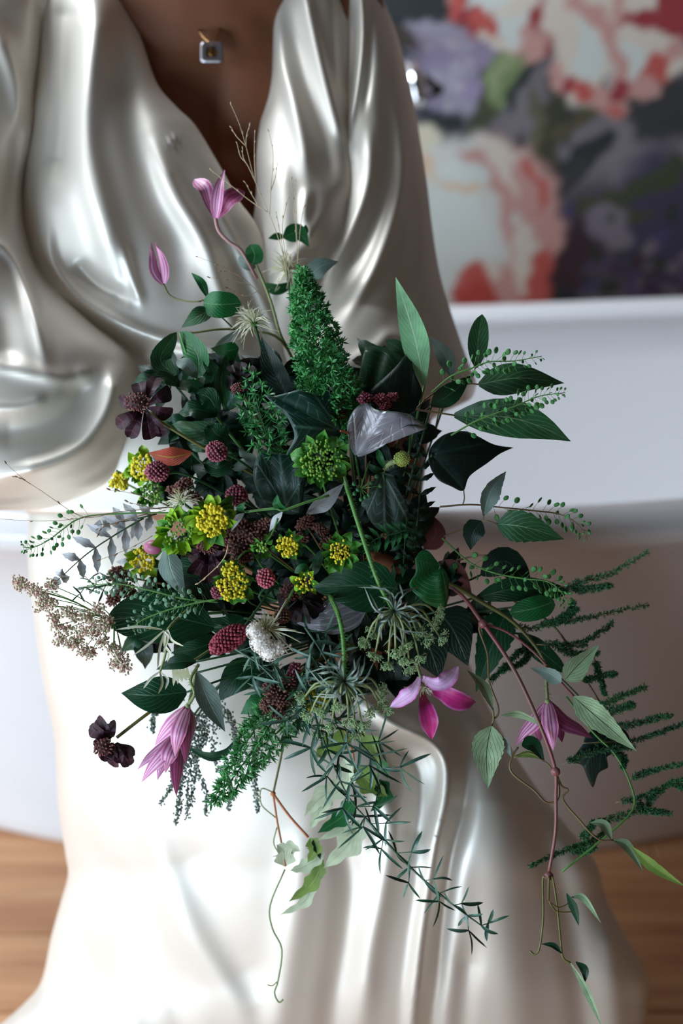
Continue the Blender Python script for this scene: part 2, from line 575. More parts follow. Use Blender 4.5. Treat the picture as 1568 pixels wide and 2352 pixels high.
# ------------------------------------------------------------------ the woman: one continuous body, clothing as children
def capsule(mb, p0, r0, p1, r1, n=5, flat=1.0):
    p0, p1 = np.array(p0, float), np.array(p1, float)
    P, R = [], []
    ax = nrm(p1 - p0)
    for k in range(4):
        a = math.pi / 2 * k / 4
        P.append(p0 - ax * r0 * math.cos(a)); R.append(max(r0 * math.sin(a), 1e-4))
    for k in range(n + 1):
        t = k / n
        P.append(p0 * (1 - t) + p1 * t); R.append(r0 * (1 - t) + r1 * t)
    for k in range(1, 5):
        a = math.pi / 2 * k / 4
        P.append(p1 + ax * r1 * math.sin(a)); R.append(max(r1 * math.cos(a), 1e-4))
    P, R = np.array(P), np.array(R)
    ref = np.array([1.0, 0, 0]) if abs(ax[0]) < 0.8 else np.array([0, 1.0, 0])
    b_ = nrm(np.cross(ax, ref))
    a_ = np.cross(b_, ax)
    sides = 20
    ang = np.arange(sides) * 2 * math.pi / sides
    V = [P[i] + R[i] * (np.cos(ang)[:, None] * a_ + flat * np.sin(ang)[:, None] * b_) for i in range(len(P))]
    f = grid_faces(sides, len(P), True) + [tuple(range(sides))[::-1], tuple((len(P) - 1) * sides + k for k in range(sides))]
    mb.add(np.concatenate(V), f)


xm = -0.16
hip = np.array([xm + 0.06, 1.53, 0.735])
chest = np.array([xm, 1.555, 1.05])
nb = np.array([xm + 0.0, 1.58, 1.27])
hand_c = W(845, 1440, 1.29)
bm = MB()
capsule(bm, hip, 0.15, (hip + chest) / 2 + [0, 0.0, 0], 0.135, flat=0.72)
capsule(bm, (hip + chest) / 2, 0.135, chest, 0.165, flat=0.66)
capsule(bm, chest, 0.165, chest + [0, 0.01, 0.12], 0.15, flat=0.6)
capsule(bm, nb - [0.15, 0, 0.05], 0.06, nb + [0.15, 0, -0.05], 0.06)
capsule(bm, nb - [0, 0, 0.05], 0.062, nb + [0, 0.0, 0.08], 0.055)
for s in (-1, 1):
    capsule(bm, chest + [s * 0.075, -0.065, 0.01], 0.06, chest + [s * 0.06, -0.04, 0.09], 0.045)
sh = [nb + [-0.155, 0, -0.055], nb + [0.150, 0, -0.055]]
el = [W(150, 950, 1.43), W(930, 800, 1.44)]
wr = [W(700, 1400, 1.35), W(880, 1350, 1.33)]
for i in range(2):
    capsule(bm, sh[i], 0.046, el[i], 0.036)
    capsule(bm, el[i], 0.036, wr[i], 0.026)
# hands closed around the stems
for i, (s, off) in enumerate(((-1, -0.012), (1, 0.02))):
    wpt = wr[i]
    palm = hand_c + np.array([s * 0.034, 0.012, off])
    capsule(bm, wpt, 0.026, palm + [s * 0.012, 0.01, 0], 0.03, flat=0.65)
    capsule(bm, palm + [0, 0.01, 0.018], 0.02, palm + [0, 0.01, -0.026], 0.019)
    for k in range(4):
        z = 0.033 - 0.02 * k
        L_ = (0.030, 0.034, 0.032, 0.025)[k]
        a = palm + [s * 0.002, -0.002, z]
        b1 = a + [-s * 0.012, -L_ * 0.9, 0]
        c1 = b1 + [-s * L_ * 0.9, -0.006, -0.002]
        d1 = c1 + [-s * L_ * 0.5, 0.012, -0.002]
        capsule(bm, a, 0.0095, b1, 0.009)
        capsule(bm, b1, 0.009, c1, 0.008)
        capsule(bm, c1, 0.008, d1, 0.007)
    t0 = palm + [s * 0.002, -0.004, 0.024]
    t1 = t0 + [-s * 0.012, -0.022, 0.026]
    capsule(bm, t0, 0.012, t1, 0.010)
    capsule(bm, t1, 0.010, t1 + [-s * 0.022, -0.008, 0.016], 0.008)
kn = [np.array([xm - 0.03, 1.19, 0.545]), np.array([xm + 0.23, 1.19, 0.545])]
for i in range(2):
    s = -1 if i == 0 else 1
    an = np.array([kn[i][0] - s * 0.01, 1.26, 0.09])
    capsule(bm, hip + [s * 0.085, -0.03, -0.015], 0.08, kn[i], 0.05)
    capsule(bm, kn[i], 0.056, (kn[i] * 0.62 + an * 0.38) + [0, 0.015, 0], 0.052)
    capsule(bm, (kn[i] * 0.62 + an * 0.38) + [0, 0.015, 0], 0.052, an, 0.032)
    capsule(bm, an + [0, 0.015, -0.045], 0.032, an + [s * 0.02, -0.12, -0.062], 0.022)
PERSON = bm.build('person', M['skin'])
tag(PERSON, 'person in ivory satin gown seated on the bath rim with the bouquet in their hands', 'person')
rm = PERSON.modifiers.new('remesh', 'REMESH')
rm.mode = 'VOXEL'
rm.voxel_size = 0.0055
rm.use_smooth_shade = True
sm = PERSON.modifiers.new('smooth', 'SMOOTH')
sm.factor = 0.6
sm.iterations = 6


def curve_at(tab, t):
    tab = np.array(tab, float)
    P = interp(tab, 200)
    return np.interp(t, P[:, 1], P[:, 0])


def folds(PX, PY, lst):
    H = np.zeros(PX.shape)
    for pts, wd, amp in lst:
        P = interp(pts, max(12, len(pts) * 8))
        best = np.full(PX.shape, 1e9)
        tt = np.zeros(PX.shape)
        n = len(P)
        for i in range(n - 1):
            a, b_ = P[i], P[i + 1]
            ab = b_ - a
            t = np.clip(((PX - a[0]) * ab[0] + (PY - a[1]) * ab[1]) / (ab @ ab + 1e-9), 0, 1)
            d = np.hypot(PX - a[0] - t * ab[0], PY - a[1] - t * ab[1])
            m = d < best
            best = np.where(m, d, best)
            tt = np.where(m, (i + t) / (n - 1), tt)
        tap = np.clip(np.minimum(tt, 1 - tt) * 5 + 0.15, 0, 1)
        H += amp * tap * np.exp(-(best / wd) ** 2)
    return H


def cloth(name, y0, y1, left, right, dep, T, lst, turn=(100, 100), nu=150, nv=170, soft=(0, 0), mt='satin', fs=0.5):
    """lofted cloth: silhouettes left/right (x,y pixel tables), depth table dep (y,d), T = how far the sides
    fall away behind the front (m), folds lst = (polyline, width px, height m toward the viewer)"""
    ys = np.linspace(y0, y1, nv)
    xl, xr = curve_at(left, ys), curve_at(right, ys)
    dt = np.array(dep, float)
    d0 = np.interp(ys, dt[:, 0], dt[:, 1])
    k = np.ones(21) / 21
    d0 = np.convolve(np.pad(d0, 10, mode='edge'), k, 'valid')
    a = np.radians(np.linspace(-turn[0], turn[1], nu))
    A, Yg = np.meshgrid(a, ys)
    lo, hi = math.sin(math.radians(-min(turn[0], 90))), math.sin(math.radians(min(turn[1], 90)))
    sx = (np.sin(A) - lo) / (hi - lo)
    Xg = xl[:, None] + (xr - xl)[:, None] * sx
    Tt = np.interp(ys, *np.array(T, float).T) if np.ndim(T) else np.full(nv, T)
    D = d0[:, None] + Tt[:, None] * (1 - np.cos(A))
    wrap = np.clip(np.cos(A) * 3, 0, 1)
    D = D - folds(Xg, Yg, lst) * wrap * fs
    mb = MB()
    mb.add(W(Xg, Yg, D).reshape(-1, 3), [q[::-1] for q in grid_faces(nu, nv)], np.stack([sx.ravel(), np.repeat(np.linspace(0, 1, nv), nu)], 1))
    o = mb.build(name, M[mt], PERSON)
    so = o.modifiers.new('thickness', 'SOLIDIFY')
    so.thickness = 0.0016
    so.offset = -1
    return o


NECKL = [(170, -280), (255, -60), (290, 0), (325, 90), (360, 190), (405, 245), (450, 290), (510, 390), (548, 460), (590, 520), (640, 640), (700, 760), (760, 900), (800, 1050), (820, 1250)]
NECKR = [(625, -280), (617, -60), (617, 0), (617, 120), (612, 210), (596, 290), (588, 360), (588, 440), (580, 515), (560, 640), (540, 760), (520, 900), (520, 1250)]
# front panel over her right breast, crossing over
cloth('gown_bodice', -280, 1180, [(70, -280), (70, -60), (60, 300), (30, 600), (30, 900), (40, 1040), (60, 1180)], NECKL,
      [(-280, 1.53), (-200, 1.46), (-60, 1.40), (300, 1.35), (520, 1.33), (760, 1.345), (1000, 1.34), (1200, 1.36)], 0.07,
      [([(228, -60), (222, 60), (205, 170), (192, 300), (215, 420), (255, 560), (285, 700)], 36, .030),
       ([(150, -60), (150, 120), (150, 300), (120, 430)], 34, -.022),
       ([(345, 310), (400, 440), (470, 560), (520, 690), (560, 800)], 24, .018),
       ([(285, 60), (300, 260), (345, 450), (400, 560), (415, 700)], 40, -.020),
       ([(395, 318), (400, 325)], 16, .008),
       ([(108, 520), (120, 600), (170, 672), (240, 722), (330, 765), (430, 790), (560, 800)], 13, .016),
       ([(170, 600), (220, 650), (300, 690)], 18, -.016),
       ([(520, 560), (560, 700), (600, 800)], 40, -.016),
       ([(280, 560), (305, 640), (325, 700)], 12, .010),
       ([(100, 780), (230, 800), (380, 830)], 40, -.02),
       ([(450, 400), (520, 520), (600, 680), (650, 800)], 12, .006)], turn=(95, 60), nu=170)
cloth('gown_bodice', -280, 1180, NECKR, [(790, -280), (830, -60), (850, 200), (870, 500), (900, 800), (920, 1180)],
      [(-280, 1.55), (-200, 1.48), (-60, 1.42), (300, 1.375), (520, 1.345), (760, 1.36), (1000, 1.36), (1200, 1.37)], 0.08,
      [([(628, -60), (640, 120), (672, 230), (695, 330), (705, 430)], 18, .013),
       ([(690, -60), (725, 100), (765, 250), (790, 330)], 15, .016),
       ([(660, -20), (700, 180), (745, 330), (760, 430)], 22, -.014),
       ([(640, 360), (650, 470), (660, 600), (700, 700)], 30, .014),
       ([(705, 430), (700, 510), (720, 560)], 14, .012),
       ([(780, -60), (790, 100), (800, 230)], 16, -.014),
       ([(740, 480), (700, 560), (640, 640), (600, 720)], 16, .010),
       ([(800, 420), (770, 560), (700, 700)], 30, -.016)], turn=(60, 100), nu=150)
cloth('gown_sleeve', -280, 1172, [(-260, -280), (-400, -60), (-400, 400), (-380, 800), (-300, 1172)],
      [(160, -280), (150, -60), (128, 60), (112, 180), (78, 330), (60, 430), (75, 540), (120, 640), (230, 740), (310, 810), (330, 880), (322, 940), (300, 1000), (285, 1050), (250, 1110), (160, 1150), (90, 1172)],
      [(-280, 1.52), (-200, 1.43), (-60, 1.36), (300, 1.33), (600, 1.30), (900, 1.27), (1100, 1.27), (1180, 1.31)], 0.10,
      [([(-20, 40), (30, 160), (50, 260), (58, 360)], 22, .018),
       ([(80, -60), (95, 60), (80, 200), (40, 330), (20, 500)], 16, -.016),
       ([(0, 330), (10, 430), (20, 560)], 26, -.012),
       ([(-60, 600), (-10, 560), (30, 590), (62, 660), (85, 740), (108, 850)], 16, .018),
       ([(-60, 700), (0, 720), (20, 850)], 34, -.014),
       ([(268, 830), (262, 900), (235, 970), (180, 1035), (90, 1075), (-60, 1105)], 26, .036),
       ([(185, 850), (170, 930), (90, 980), (-60, 1000)], 34, -.022),
       ([(-60, 820), (60, 850), (160, 870), (210, 850)], 20, .012),
       ([(-60, 930), (40, 935), (110, 915)], 16, .008),
       ([(300, 1010), (230, 1085), (120, 1130), (-40, 1150)], 16, -.014)], turn=(100, 100), nu=170)
SLR = [(760, -280), (850, -60), (880, 0), (912, 80), (940, 190), (958, 280), (980, 420), (992, 520), (1008, 620), (1030, 700), (1060, 790), (1082, 850), (1093, 880), (1082, 915), (1045, 935), (1005, 955), (955, 1000), (925, 1080)]
cloth('gown_sleeve', -280, 1080, [(700, -280), (770, -60), (770, 100), (745, 250), (715, 450), (690, 600), (650, 760), (620, 860), (640, 953), (700, 1080)], SLR,
      [(-280, 1.56), (-200, 1.49), (-60, 1.43), (300, 1.38), (600, 1.35), (800, 1.33), (900, 1.33), (960, 1.34), (1080, 1.35)], 0.085,
      [([(812, -60), (812, 100), (800, 240)], 9, -.012),
       ([(830, -60), (832, 90), (815, 230), (800, 300)], 8, .010),
       ([(852, -40), (850, 150), (835, 260)], 9, -.010),
       ([(885, 180), (893, 330), (880, 430), (835, 560), (765, 680)], 17, -.020),
       ([(920, 270), (925, 400), (905, 500), (860, 620), (790, 740)], 13, .014),
       ([(945, 420), (955, 520), (940, 640), (900, 740)], 20, -.012),
       ([(850, 290), (845, 420), (800, 540), (730, 660)], 13, .013),
       ([(790, 330), (800, 420), (760, 540), (690, 640)], 18, -.014),
       ([(770, 850), (860, 800), (900, 770), (960, 800), (1020, 850)], 16, .012),
       ([(700, 780), (790, 700), (880, 690), (980, 740)], 26, -.010),
       ([(905, 100), (915, 200)], 12, .006)], turn=(70, 100), nu=150, fs=.34)
# skirt falling from the lap to the floor
SKL = [(90, 1000), (70, 1150), (62, 1250), (75, 1400), (98, 1560), (125, 1700), (133, 1850), (150, 1960), (156, 2010), (140, 2070), (118, 2150), (96, 2250), (60, 2300), (-20, 2370), (-160, 2480), (-320, 2600), (-420, 2740)]
SKR = [(900, 1000), (960, 1150), (1000, 1300), (1030, 1430), (1075, 1520), (1120, 1620), (1180, 1730), (1240, 1820), (1300, 1895), (1368, 1982), (1390, 2060), (1425, 2130), (1470, 2210), (1490, 2260), (1485, 2320), (1490, 2400), (1560, 2600), (1640, 2740)]
cloth('gown_skirt', 1000, 2740, SKL, SKR,
      [(1000, 1.39), (1300, 1.355), (1500, 1.335), (1700, 1.322), (1900, 1.332), (2100, 1.36), (2352, 1.405), (2740, 1.54)],
      [(1000, .06), (1500, .11), (2000, .13), (2352, .14), (2740, .10)],
      [([(820, 1600), (900, 1660), (985, 1700), (1022, 1750), (1024, 1830), (1000, 1940), (982, 2060), (962, 2200), (945, 2380), (930, 2740)], 17, .034),
       ([(1075, 1700), (1062, 1850), (1030, 1980), (1012, 2120), (1000, 2250), (985, 2380), (970, 2740)], 24, -.034),
       ([(880, 1700), (950, 1760), (960, 1850), (940, 1980)], 28, -.026),
       ([(860, 1780), (900, 1900), (880, 2050), (850, 2200), (830, 2400)], 26, .016),
       ([(760, 1850), (800, 2000), (790, 2150), (760, 2352), (740, 2700)], 34, -.022),
       ([(700, 1900), (680, 2100), (640, 2352), (600, 2700)], 40, .014),
       ([(1150, 1720), (1150, 1900), (1160, 2100), (1180, 2352), (1190, 2700)], 70, .030),
       ([(1230, 1860), (1290, 2050), (1330, 2250), (1350, 2500)], 34, -.020),
       ([(1080, 2150), (1060, 2352), (1050, 2700)], 26, -.016),
       ([(1400, 2100), (1410, 2300), (1440, 2600)], 30, .014),
       ([(230, 1560), (300, 1750), (360, 1950), (440, 2150), (560, 2352), (640, 2700)], 34, .008),
       ([(160, 1500), (185, 1750), (230, 1960)], 26, .006),
       ([(190, 1980), (260, 2130), (300, 2352), (340, 2700)], 30, .008),
       ([(150, 2100), (210, 2220), (230, 2400), (240, 2700)], 22, -.006),
       ([(230, 1960), (330, 2100), (400, 2280), (440, 2500)], 34, -.007),
       ([(90, 2290), (60, 2420), (0, 2600)], 26, .012),
       ([(420, 1900), (500, 2100), (600, 2300)], 50, -.008),
       ([(1100, 1620), (1110, 1700)], 30, .012)], turn=(104, 104), nu=230, nv=240)

# necklace: two strands of fine chain and a square pendant
mb = MB()
PD = W(487, 122, 1.402)
for q in ([W(400, -70, 1.47), W(430, 20, 1.435), W(462, 80, 1.41), PD + [0, 0, .008]], [W(540, -70, 1.47), W(515, 20, 1.435), W(500, 80, 1.41), PD + [0, 0, .008]]):
    tube(mb, q, 0.0009, 6, 20)
NK = mb.build('necklace_chain', M['gold'], PERSON)
mb = MB()
ax, az = RT, UP
for (w_, t0, t1) in ((0.0115, 0.0, 0.004),):
    V = []
    for dz, ww in ((t0, w_), (t1 * .7, w_), (t1, w_ * .85), (t1, w_ * .5), (t1 * .2, w_ * .45)):
        for i in range(24):
            a = 2 * math.pi * i / 24
            e = 0.3
            x, y_ = math.copysign(abs(math.cos(a)) ** e, math.cos(a)), math.copysign(abs(math.sin(a)) ** e, math.sin(a))
            V.append(PD - FW * dz + ax * x * ww + az * y_ * ww * .9)
    mb.add(V, grid_faces(24, 5, True) + [tuple(range(24))[::-1], tuple(range(96, 120))])
PN = mb.build('pendant', M['silver'], NK, smooth=False)
tag(PN, 'square silver pendant with a dark gold centre')
mb = MB()
ball(mb, PD - FW * .001, .0052, 10, 6, axis=FW, sc=(1, 1, .5))
mb.build('pendant_stone', mat('dark_gold', (120, 84, 40), rough=.3, metal=.8), NK)

# ------------------------------------------------------------------ plant materials
M['ivy'] = leaf_mat('ivy_leaf', (8, 44, 32), (62, 92, 78), rough=0.34, radial=5, edge=(60, 88, 72), bump=0.35)
M['ivy_black'] = leaf_mat('dark_ivy_leaf', (10, 30, 24), (22, 50, 38), rough=0.45, radial=5, bump=0.3)
M['ivy_painted_sheen'] = leaf_mat('painted_sheen_ivy_leaf', (128, 124, 132), (170, 168, 176), rough=0.3, radial=5, bump=0.7, spec=1.0, edge=(90, 110, 100))  # base colour lightened to pale grey, painting in the leaf's highlights
M['ivy_soft'] = leaf_mat('soft_ivy_leaf', (48, 66, 58), (110, 130, 118), rough=0.5, radial=7, bump=0.6)
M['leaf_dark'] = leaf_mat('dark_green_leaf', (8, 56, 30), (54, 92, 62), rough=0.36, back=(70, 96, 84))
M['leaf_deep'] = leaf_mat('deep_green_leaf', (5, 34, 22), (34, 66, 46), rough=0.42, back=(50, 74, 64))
M['leaf_mid'] = leaf_mat('green_leaf', (16, 92, 42), (90, 140, 88), rough=0.4, back=(110, 140, 120))
M['leaf_bay'] = leaf_mat('oval_leaf', (34, 76, 44), (116, 142, 100), rough=0.4, back=(90, 116, 92), vw=0.02, bump=0.3, side=7)
M['leaf_pale'] = leaf_mat('pale_green_leaf', (124, 178, 128), (198, 222, 190), rough=0.5, back=(140, 180, 140), bump=0.25, side=14, slope=0.5)
M['leaf_grey'] = leaf_mat('grey_green_leaf', (112, 132, 122), (160, 172, 166), rough=0.55, back=(150, 160, 158))
M['leaf_silver'] = leaf_mat('silver_leaf', (206, 208, 214), (226, 226, 232), rough=0.8, bump=0.9, back=(206, 206, 212))
M['leaf_vine'] = leaf_mat('vine_leaf', (142, 166, 128), (70, 88, 50), rough=0.42, back=(160, 176, 140), side=6, slope=1.3, vw=0.03, bump=0.8)
M['leaf_cream'] = leaf_mat('cream_creeper_leaf', (206, 214, 180), (176, 186, 140), rough=0.5, side=5, slope=1.3, bump=0.3)
M['leaf_olive'] = leaf_mat('olive_creeper_leaf', (112, 138, 62), (150, 164, 96), rough=0.5, side=5, slope=1.3, bump=0.3)
M['leaf_red'] = leaf_mat('red_autumn_leaf', (166, 62, 50), (180, 150, 40), rough=0.45, vw=0.05)
M['leaf_brown'] = leaf_mat('rusty_leaf', (96, 46, 42), (120, 70, 60), rough=0.6)
M['lime'] = leaf_mat('lime_bract', (130, 182, 32), (170, 196, 60), rough=0.45, back=(140, 170, 100), edge=(176, 200, 70), bump=0.3)
M['lime_dark'] = leaf_mat('green_bract', (50, 120, 40), (130, 170, 60), rough=0.42, back=(150, 176, 140), edge=(140, 180, 60), bump=0.3)
M['needle'] = mat('fern_needle', (22, 106, 44), rough=0.42, rgb2=(92, 172, 98), nscale=90)
M['needle_dark'] = mat('dark_needle', (18, 66, 42), rough=0.5, rgb2=(38, 92, 60), nscale=70)
M['cladode'] = mat('grey_green_needle', (34, 82, 58), rough=0.35, rgb2=(86, 118, 104), nscale=45)
M['plumosa'] = mat('feathery_fern', (22, 70, 40), rough=0.6, rgb2=(54, 112, 66), nscale=30)
M['stem_green'] = mat('green_stem', (84, 134, 62), rough=0.45, noise=0.12, nscale=60)
M['stem_dark'] = mat('dark_stem', (34, 74, 38), rough=0.5, noise=0.2, nscale=50)
M['stem_olive'] = mat('olive_stem', (98, 98, 44), rough=0.5, noise=0.15, nscale=60)
M['stem_pale'] = mat('pale_stem', (142, 156, 104), rough=0.5, noise=0.1, nscale=60)
M['stem_red'] = mat('wine_red_stem', (138, 68, 78), rough=0.4, rgb2=(120, 84, 70), nscale=30)
M['stem_brown'] = mat('brown_stem', (104, 74, 54), rough=0.5, rgb2=(122, 112, 66), nscale=25)
M['stem_pink'] = mat('pink_stem', (186, 140, 138), rough=0.5)
M['stem_rust'] = mat('rusty_stem', (186, 112, 70), rough=0.5)
M['straw'] = mat('straw', (206, 184, 146), rough=0.6, noise=0.15, nscale=50)
M['straw_dark'] = mat('brown_straw', (134, 104, 80), rough=0.6, noise=0.2, nscale=50)
M['pod'] = leaf_mat('seed_pod', (60, 128, 58), (120, 170, 110), rough=0.45, back=(70, 130, 70), bump=0.2)
M['pod_pale'] = leaf_mat('pale_seed_pod', (96, 146, 104), (160, 196, 160), rough=0.45, back=(110, 150, 120), bump=0.2)
M['maroon'] = leaf_mat('maroon_petal', (44, 14, 26), (110, 60, 84), rough=0.55, side=3, slope=0.1, back=(70, 38, 56), bump=0.6)
M['black_petal'] = leaf_mat('near_black_petal', (24, 10, 16), (56, 26, 38), rough=0.6, side=3, slope=0.1, bump=0.6)
M['anther'] = mat('rosy_anther', (148, 88, 84), rough=0.7, rgb2=(70, 30, 36), nscale=200)
M['burnet'] = mat('burnet_floret', (126, 42, 64), rough=0.55, rgb2=(176, 100, 116), nscale=220)
M['burnet_red'] = mat('crimson_floret', (116, 20, 42), rough=0.5, rgb2=(166, 66, 84), nscale=200)
M['burnet_pink'] = mat('pink_floret', (196, 66, 92), rough=0.5, rgb2=(224, 140, 150), nscale=200)
M['burnet_core'] = mat('burnet_core', (56, 22, 28), rough=0.7)
M['brown_floret'] = mat('brown_floret', (134, 88, 78), rough=0.7, rgb2=(92, 54, 44), nscale=150)
M['yellow'] = mat('yellow_floret', (240, 220, 50), rough=0.5, rgb2=(216, 202, 40), nscale=150)
M['green_floret'] = mat('green_floret', (96, 150, 50), rough=0.5, rgb2=(130, 170, 60), nscale=150)
M['white_floret'] = mat('cream_floret', (252, 248, 242), rough=0.5, rgb2=(240, 232, 222), nscale=120)
M['cream'] = mat('cream_filament', (216, 212, 164), rough=0.5, rgb2=(232, 230, 210), nscale=90)
M['ammi'] = mat('blush_floret', (214, 222, 184), rough=0.6, rgb2=(206, 150, 150), nscale=330)
M['umbel'] = mat('umbel_floret', (128, 176, 122), rough=0.6, rgb2=(186, 200, 150), nscale=260)
M['bract_grey'] = mat('grey_bract', (112, 138, 118), rough=0.4, rgb2=(136, 142, 136), nscale=60)
M['grey_tassel'] = mat('grey_green_tassel', (96, 114, 100), rough=0.9, rgb2=(124, 136, 124), nscale=80)
M['berry'] = mat('green_berry', (46, 102, 58), rough=0.35, noise=0.15, nscale=100)
M['pink_bud'] = mat('pink_bud', (190, 112, 140), rough=0.4, rgb2=(166, 84, 118), nscale=30)
M['fuzz'] = mat('fuzzy_bud', (172, 176, 84), rough=0.6, rgb2=(132, 158, 74), nscale=200)


def petal_mat(name, a, b_, c_, back=None):
    """striped clematis sepal: pale middle band, deep bands beside it, pale edge (from the sepal's own uv)"""
    m, nt, b = new_mat(name)
    tc = nt.nodes.new('ShaderNodeTexCoord')
    sp = nt.nodes.new('ShaderNodeSeparateXYZ')
    nt.links.new(tc.outputs['UV'], sp.inputs[0])
    r = nt.nodes.new('ShaderNodeValToRGB')
    e = r.color_ramp.elements
    e[0].position, e[0].color = 0.0, (*s2l(c_), 1)
    e[1].position, e[1].color = 1.0, (*s2l(c_), 1)
    for p, c in ((0.14, b_), (0.30, a), (0.42, b_), (0.5, a), (0.58, b_), (0.70, a), (0.86, b_)):
        x = e.new(p)
        x.color = (*s2l(c), 1)
    nt.links.new(sp.outputs[0], r.inputs[0])
    out = r.outputs[0]
    if back:
        g = nt.nodes.new('ShaderNodeNewGeometry')
        m2 = nt.nodes.new('ShaderNodeMix')
        m2.data_type = 'RGBA'
        nt.links.new(g.outputs['Backfacing'], m2.inputs[0])
        nt.links.new(out, m2.inputs[6])
        m2.inputs[7].default_value = (*s2l(back), 1)
        out = m2.outputs[2]
    nt.links.new(out, b.inputs['Base Color'])
    b.inputs['Roughness'].default_value = 0.45
    b.inputs['Sheen Weight'].default_value = 0.3
    n = nt.nodes.new('ShaderNodeTexNoise')
    n.inputs['Scale'].default_value = 260
    nt.links.new(tc.outputs['Object'], n.inputs['Vector'])
    bp = nt.nodes.new('ShaderNodeBump')
    bp.inputs['Strength'].default_value = 0.25
    bp.inputs['Distance'].default_value = 0.001
    nt.links.new(n.outputs['Fac'], bp.inputs['Height'])
    nt.links.new(bp.outputs[0], b.inputs['Normal'])
    return m


M['sepal'] = petal_mat('striped_sepal', (242, 196, 226), (184, 54, 130), (236, 176, 208), back=(150, 40, 100))
M['sepal_dark'] = petal_mat('dark_sepal', (190, 92, 140), (146, 36, 96), (206, 130, 170), back=(150, 40, 100))
M['sepal_pale'] = petal_mat('pale_sepal', (240, 200, 238), (226, 164, 220), (216, 96, 180), back=(190, 30, 120))
M['sepal_mag'] = petal_mat('magenta_sepal', (196, 30, 124), (176, 20, 110), (214, 110, 180), back=(200, 140, 190))

SH = {
    'ovate': [(0, .06), (.06, .42), (.16, .80), (.32, 1), (.5, .93), (.72, .58), (.88, .24), (1, 0)],
    'lance': [(0, .10), (.12, .45), (.35, .95), (.45, 1), (.65, .80), (.85, .36), (1, 0)],
    'ellip': [(0, .08), (.12, .58), (.35, .96), (.55, 1), (.8, .74), (.93, .42), (1, .04)],
    'round': [(0, .2), (.08, .62), (.25, .93), (.5, 1), (.78, .88), (.93, .52), (1, .05)],
    'linear': [(0, .35), (.1, .8), (.5, 1), (.85, .8), (1, .08)],
    'spoon': [(0, .14), (.3, .40), (.6, .88), (.8, 1), (.93, .72), (1, .25)],
    'petal': [(0, .22), (.2, .62), (.45, .98), (.65, 1), (.85, .58), (1, 0.02)],
    'bell': [(0, .35), (.15, .85), (.4, 1), (.65, .74), (.85, .34), (1, 0.02)],
    'flare': [(0, .30), (.25, .60), (.5, .75), (.72, 1), (.9, .62), (1, 0.02)],
}


def blade_geo(mb, path, wpx, shape='ovate', roll=0.0, roll2=None, fold=0.0, wave=0.0, waves=3, teeth=0, tooth=0.12, nt=None, ns=7, lobes=0, lobe=0.0, world=False):
    """leaf, petal or blade along a path of (px, py, depth) points, wpx = full width in pixels.
    roll (degrees) turns the face about the path; fold lifts the edges; wave ruffles them"""
    P = np.asarray(path, float)
    Wp = P if world else W(P[:, 0], P[:, 1], P[:, 2])
    nt = nt or (teeth * 4 + 1 if teeth else (lobes * 8 + 1 if lobes else 13))
    C = interp(Wp, nt)
    dm = float(np.mean((C - CAM) @ FW))
    half = wpx / F * dm * 0.5
    t = np.linspace(0, 1, nt)
    tab = np.array(SH[shape])
    w_ = np.interp(t, tab[:, 0], tab[:, 1])
    w_ = np.convolve(np.pad(w_, 1, mode='edge'), [.15, .7, .15], 'valid')
    w_[-1] = tab[-1, 1]
    if teeth:
        w_ = w_ * (1 - tooth * ((t * teeth) % 1.0))
    if lobes:
        w_ = w_ * (1 - lobe * (0.5 + 0.5 * np.cos(2 * math.pi * t * lobes)))
    T = nrm(np.gradient(C, axis=0))
    view = nrm(CAM - C)
    N = nrm(view - T * np.sum(view * T, 1, keepdims=True))
    B = np.cross(T, N)
    r2 = roll if roll2 is None else roll2
    ra = np.radians(roll + (r2 - roll) * t)[:, None]
    N2 = N * np.cos(ra) + B * np.sin(ra)
    B2 = np.cross(T, N2)
    s = np.linspace(-1, 1, ns)
    ph = RNG.uniform(0, 6.28)
    X = C[:, None, :] + B2[:, None, :] * (s[None, :, None] * (w_ * half)[:, None, None])
    h = fold * np.abs(s)[None, :] * (w_ * half)[:, None] * 1.0
    h = h + wave * half * (s[None, :] ** 2) * np.sin(t * waves * 6.283 + ph)[:, None] * np.sign(s)[None, :] ** 2
    X = X + N2[:, None, :] * h[:, :, None]
    uv = np.stack([np.tile((s + 1) / 2, nt), np.repeat(t, ns)], 1)
    mb.add(X.reshape(-1, 3), grid_faces(ns, nt), uv)


def blade(parent, path, wpx, m='leaf_mid', shape='ovate', name='leaf', label=None, **k):
    mb = MB()
    blade_geo(mb, path, wpx, shape, **k)
    o = mb.build(name, M[m], parent)
    if label:
        tag(o, label)
    return o


def D3(path, d):
    """add a depth to 2d pixel points: d = number or (start, end)"""
    a, b_ = (d if np.size(d) > 1 else (d, d))
    n = len(path)
    return [(p[0], p[1], a + (b_ - a) * i / max(1, n - 1)) if len(p) == 2 else p for i, p in enumerate(path)]


def WP(path):
    P = np.asarray(path, float)
    return W(P[:, 0], P[:, 1], P[:, 2])


def stem(parent, path, rpx, m='stem_green', name='stem', hairs=0, d=None, sides=7):
    if d is not None:
        path = D3(path, d)
    P = WP(path)
    dm = path[0][2]
    mb = MB()
    r = np.atleast_1d(rpx) / F * dm
    tube(mb, P, r if len(r) > 1 else float(r[0]), sides)
    if hairs:
        C = interp(P, hairs)
        T = nrm(np.gradient(C, axis=0))
        for i in range(hairs):
            v = nrm(np.cross(T[i], RNG.normal(size=3)))
            r0 = float(np.mean(r))
            L_ = RNG.uniform(4, 9) / F * dm
            tube(mb, [C[i] + v * r0 * .8, C[i] + v * (r0 + L_) + T[i] * L_ * .3], [0.00022, 0.00008], 3, cap=False)
    return mb.build(name, M[m], parent)


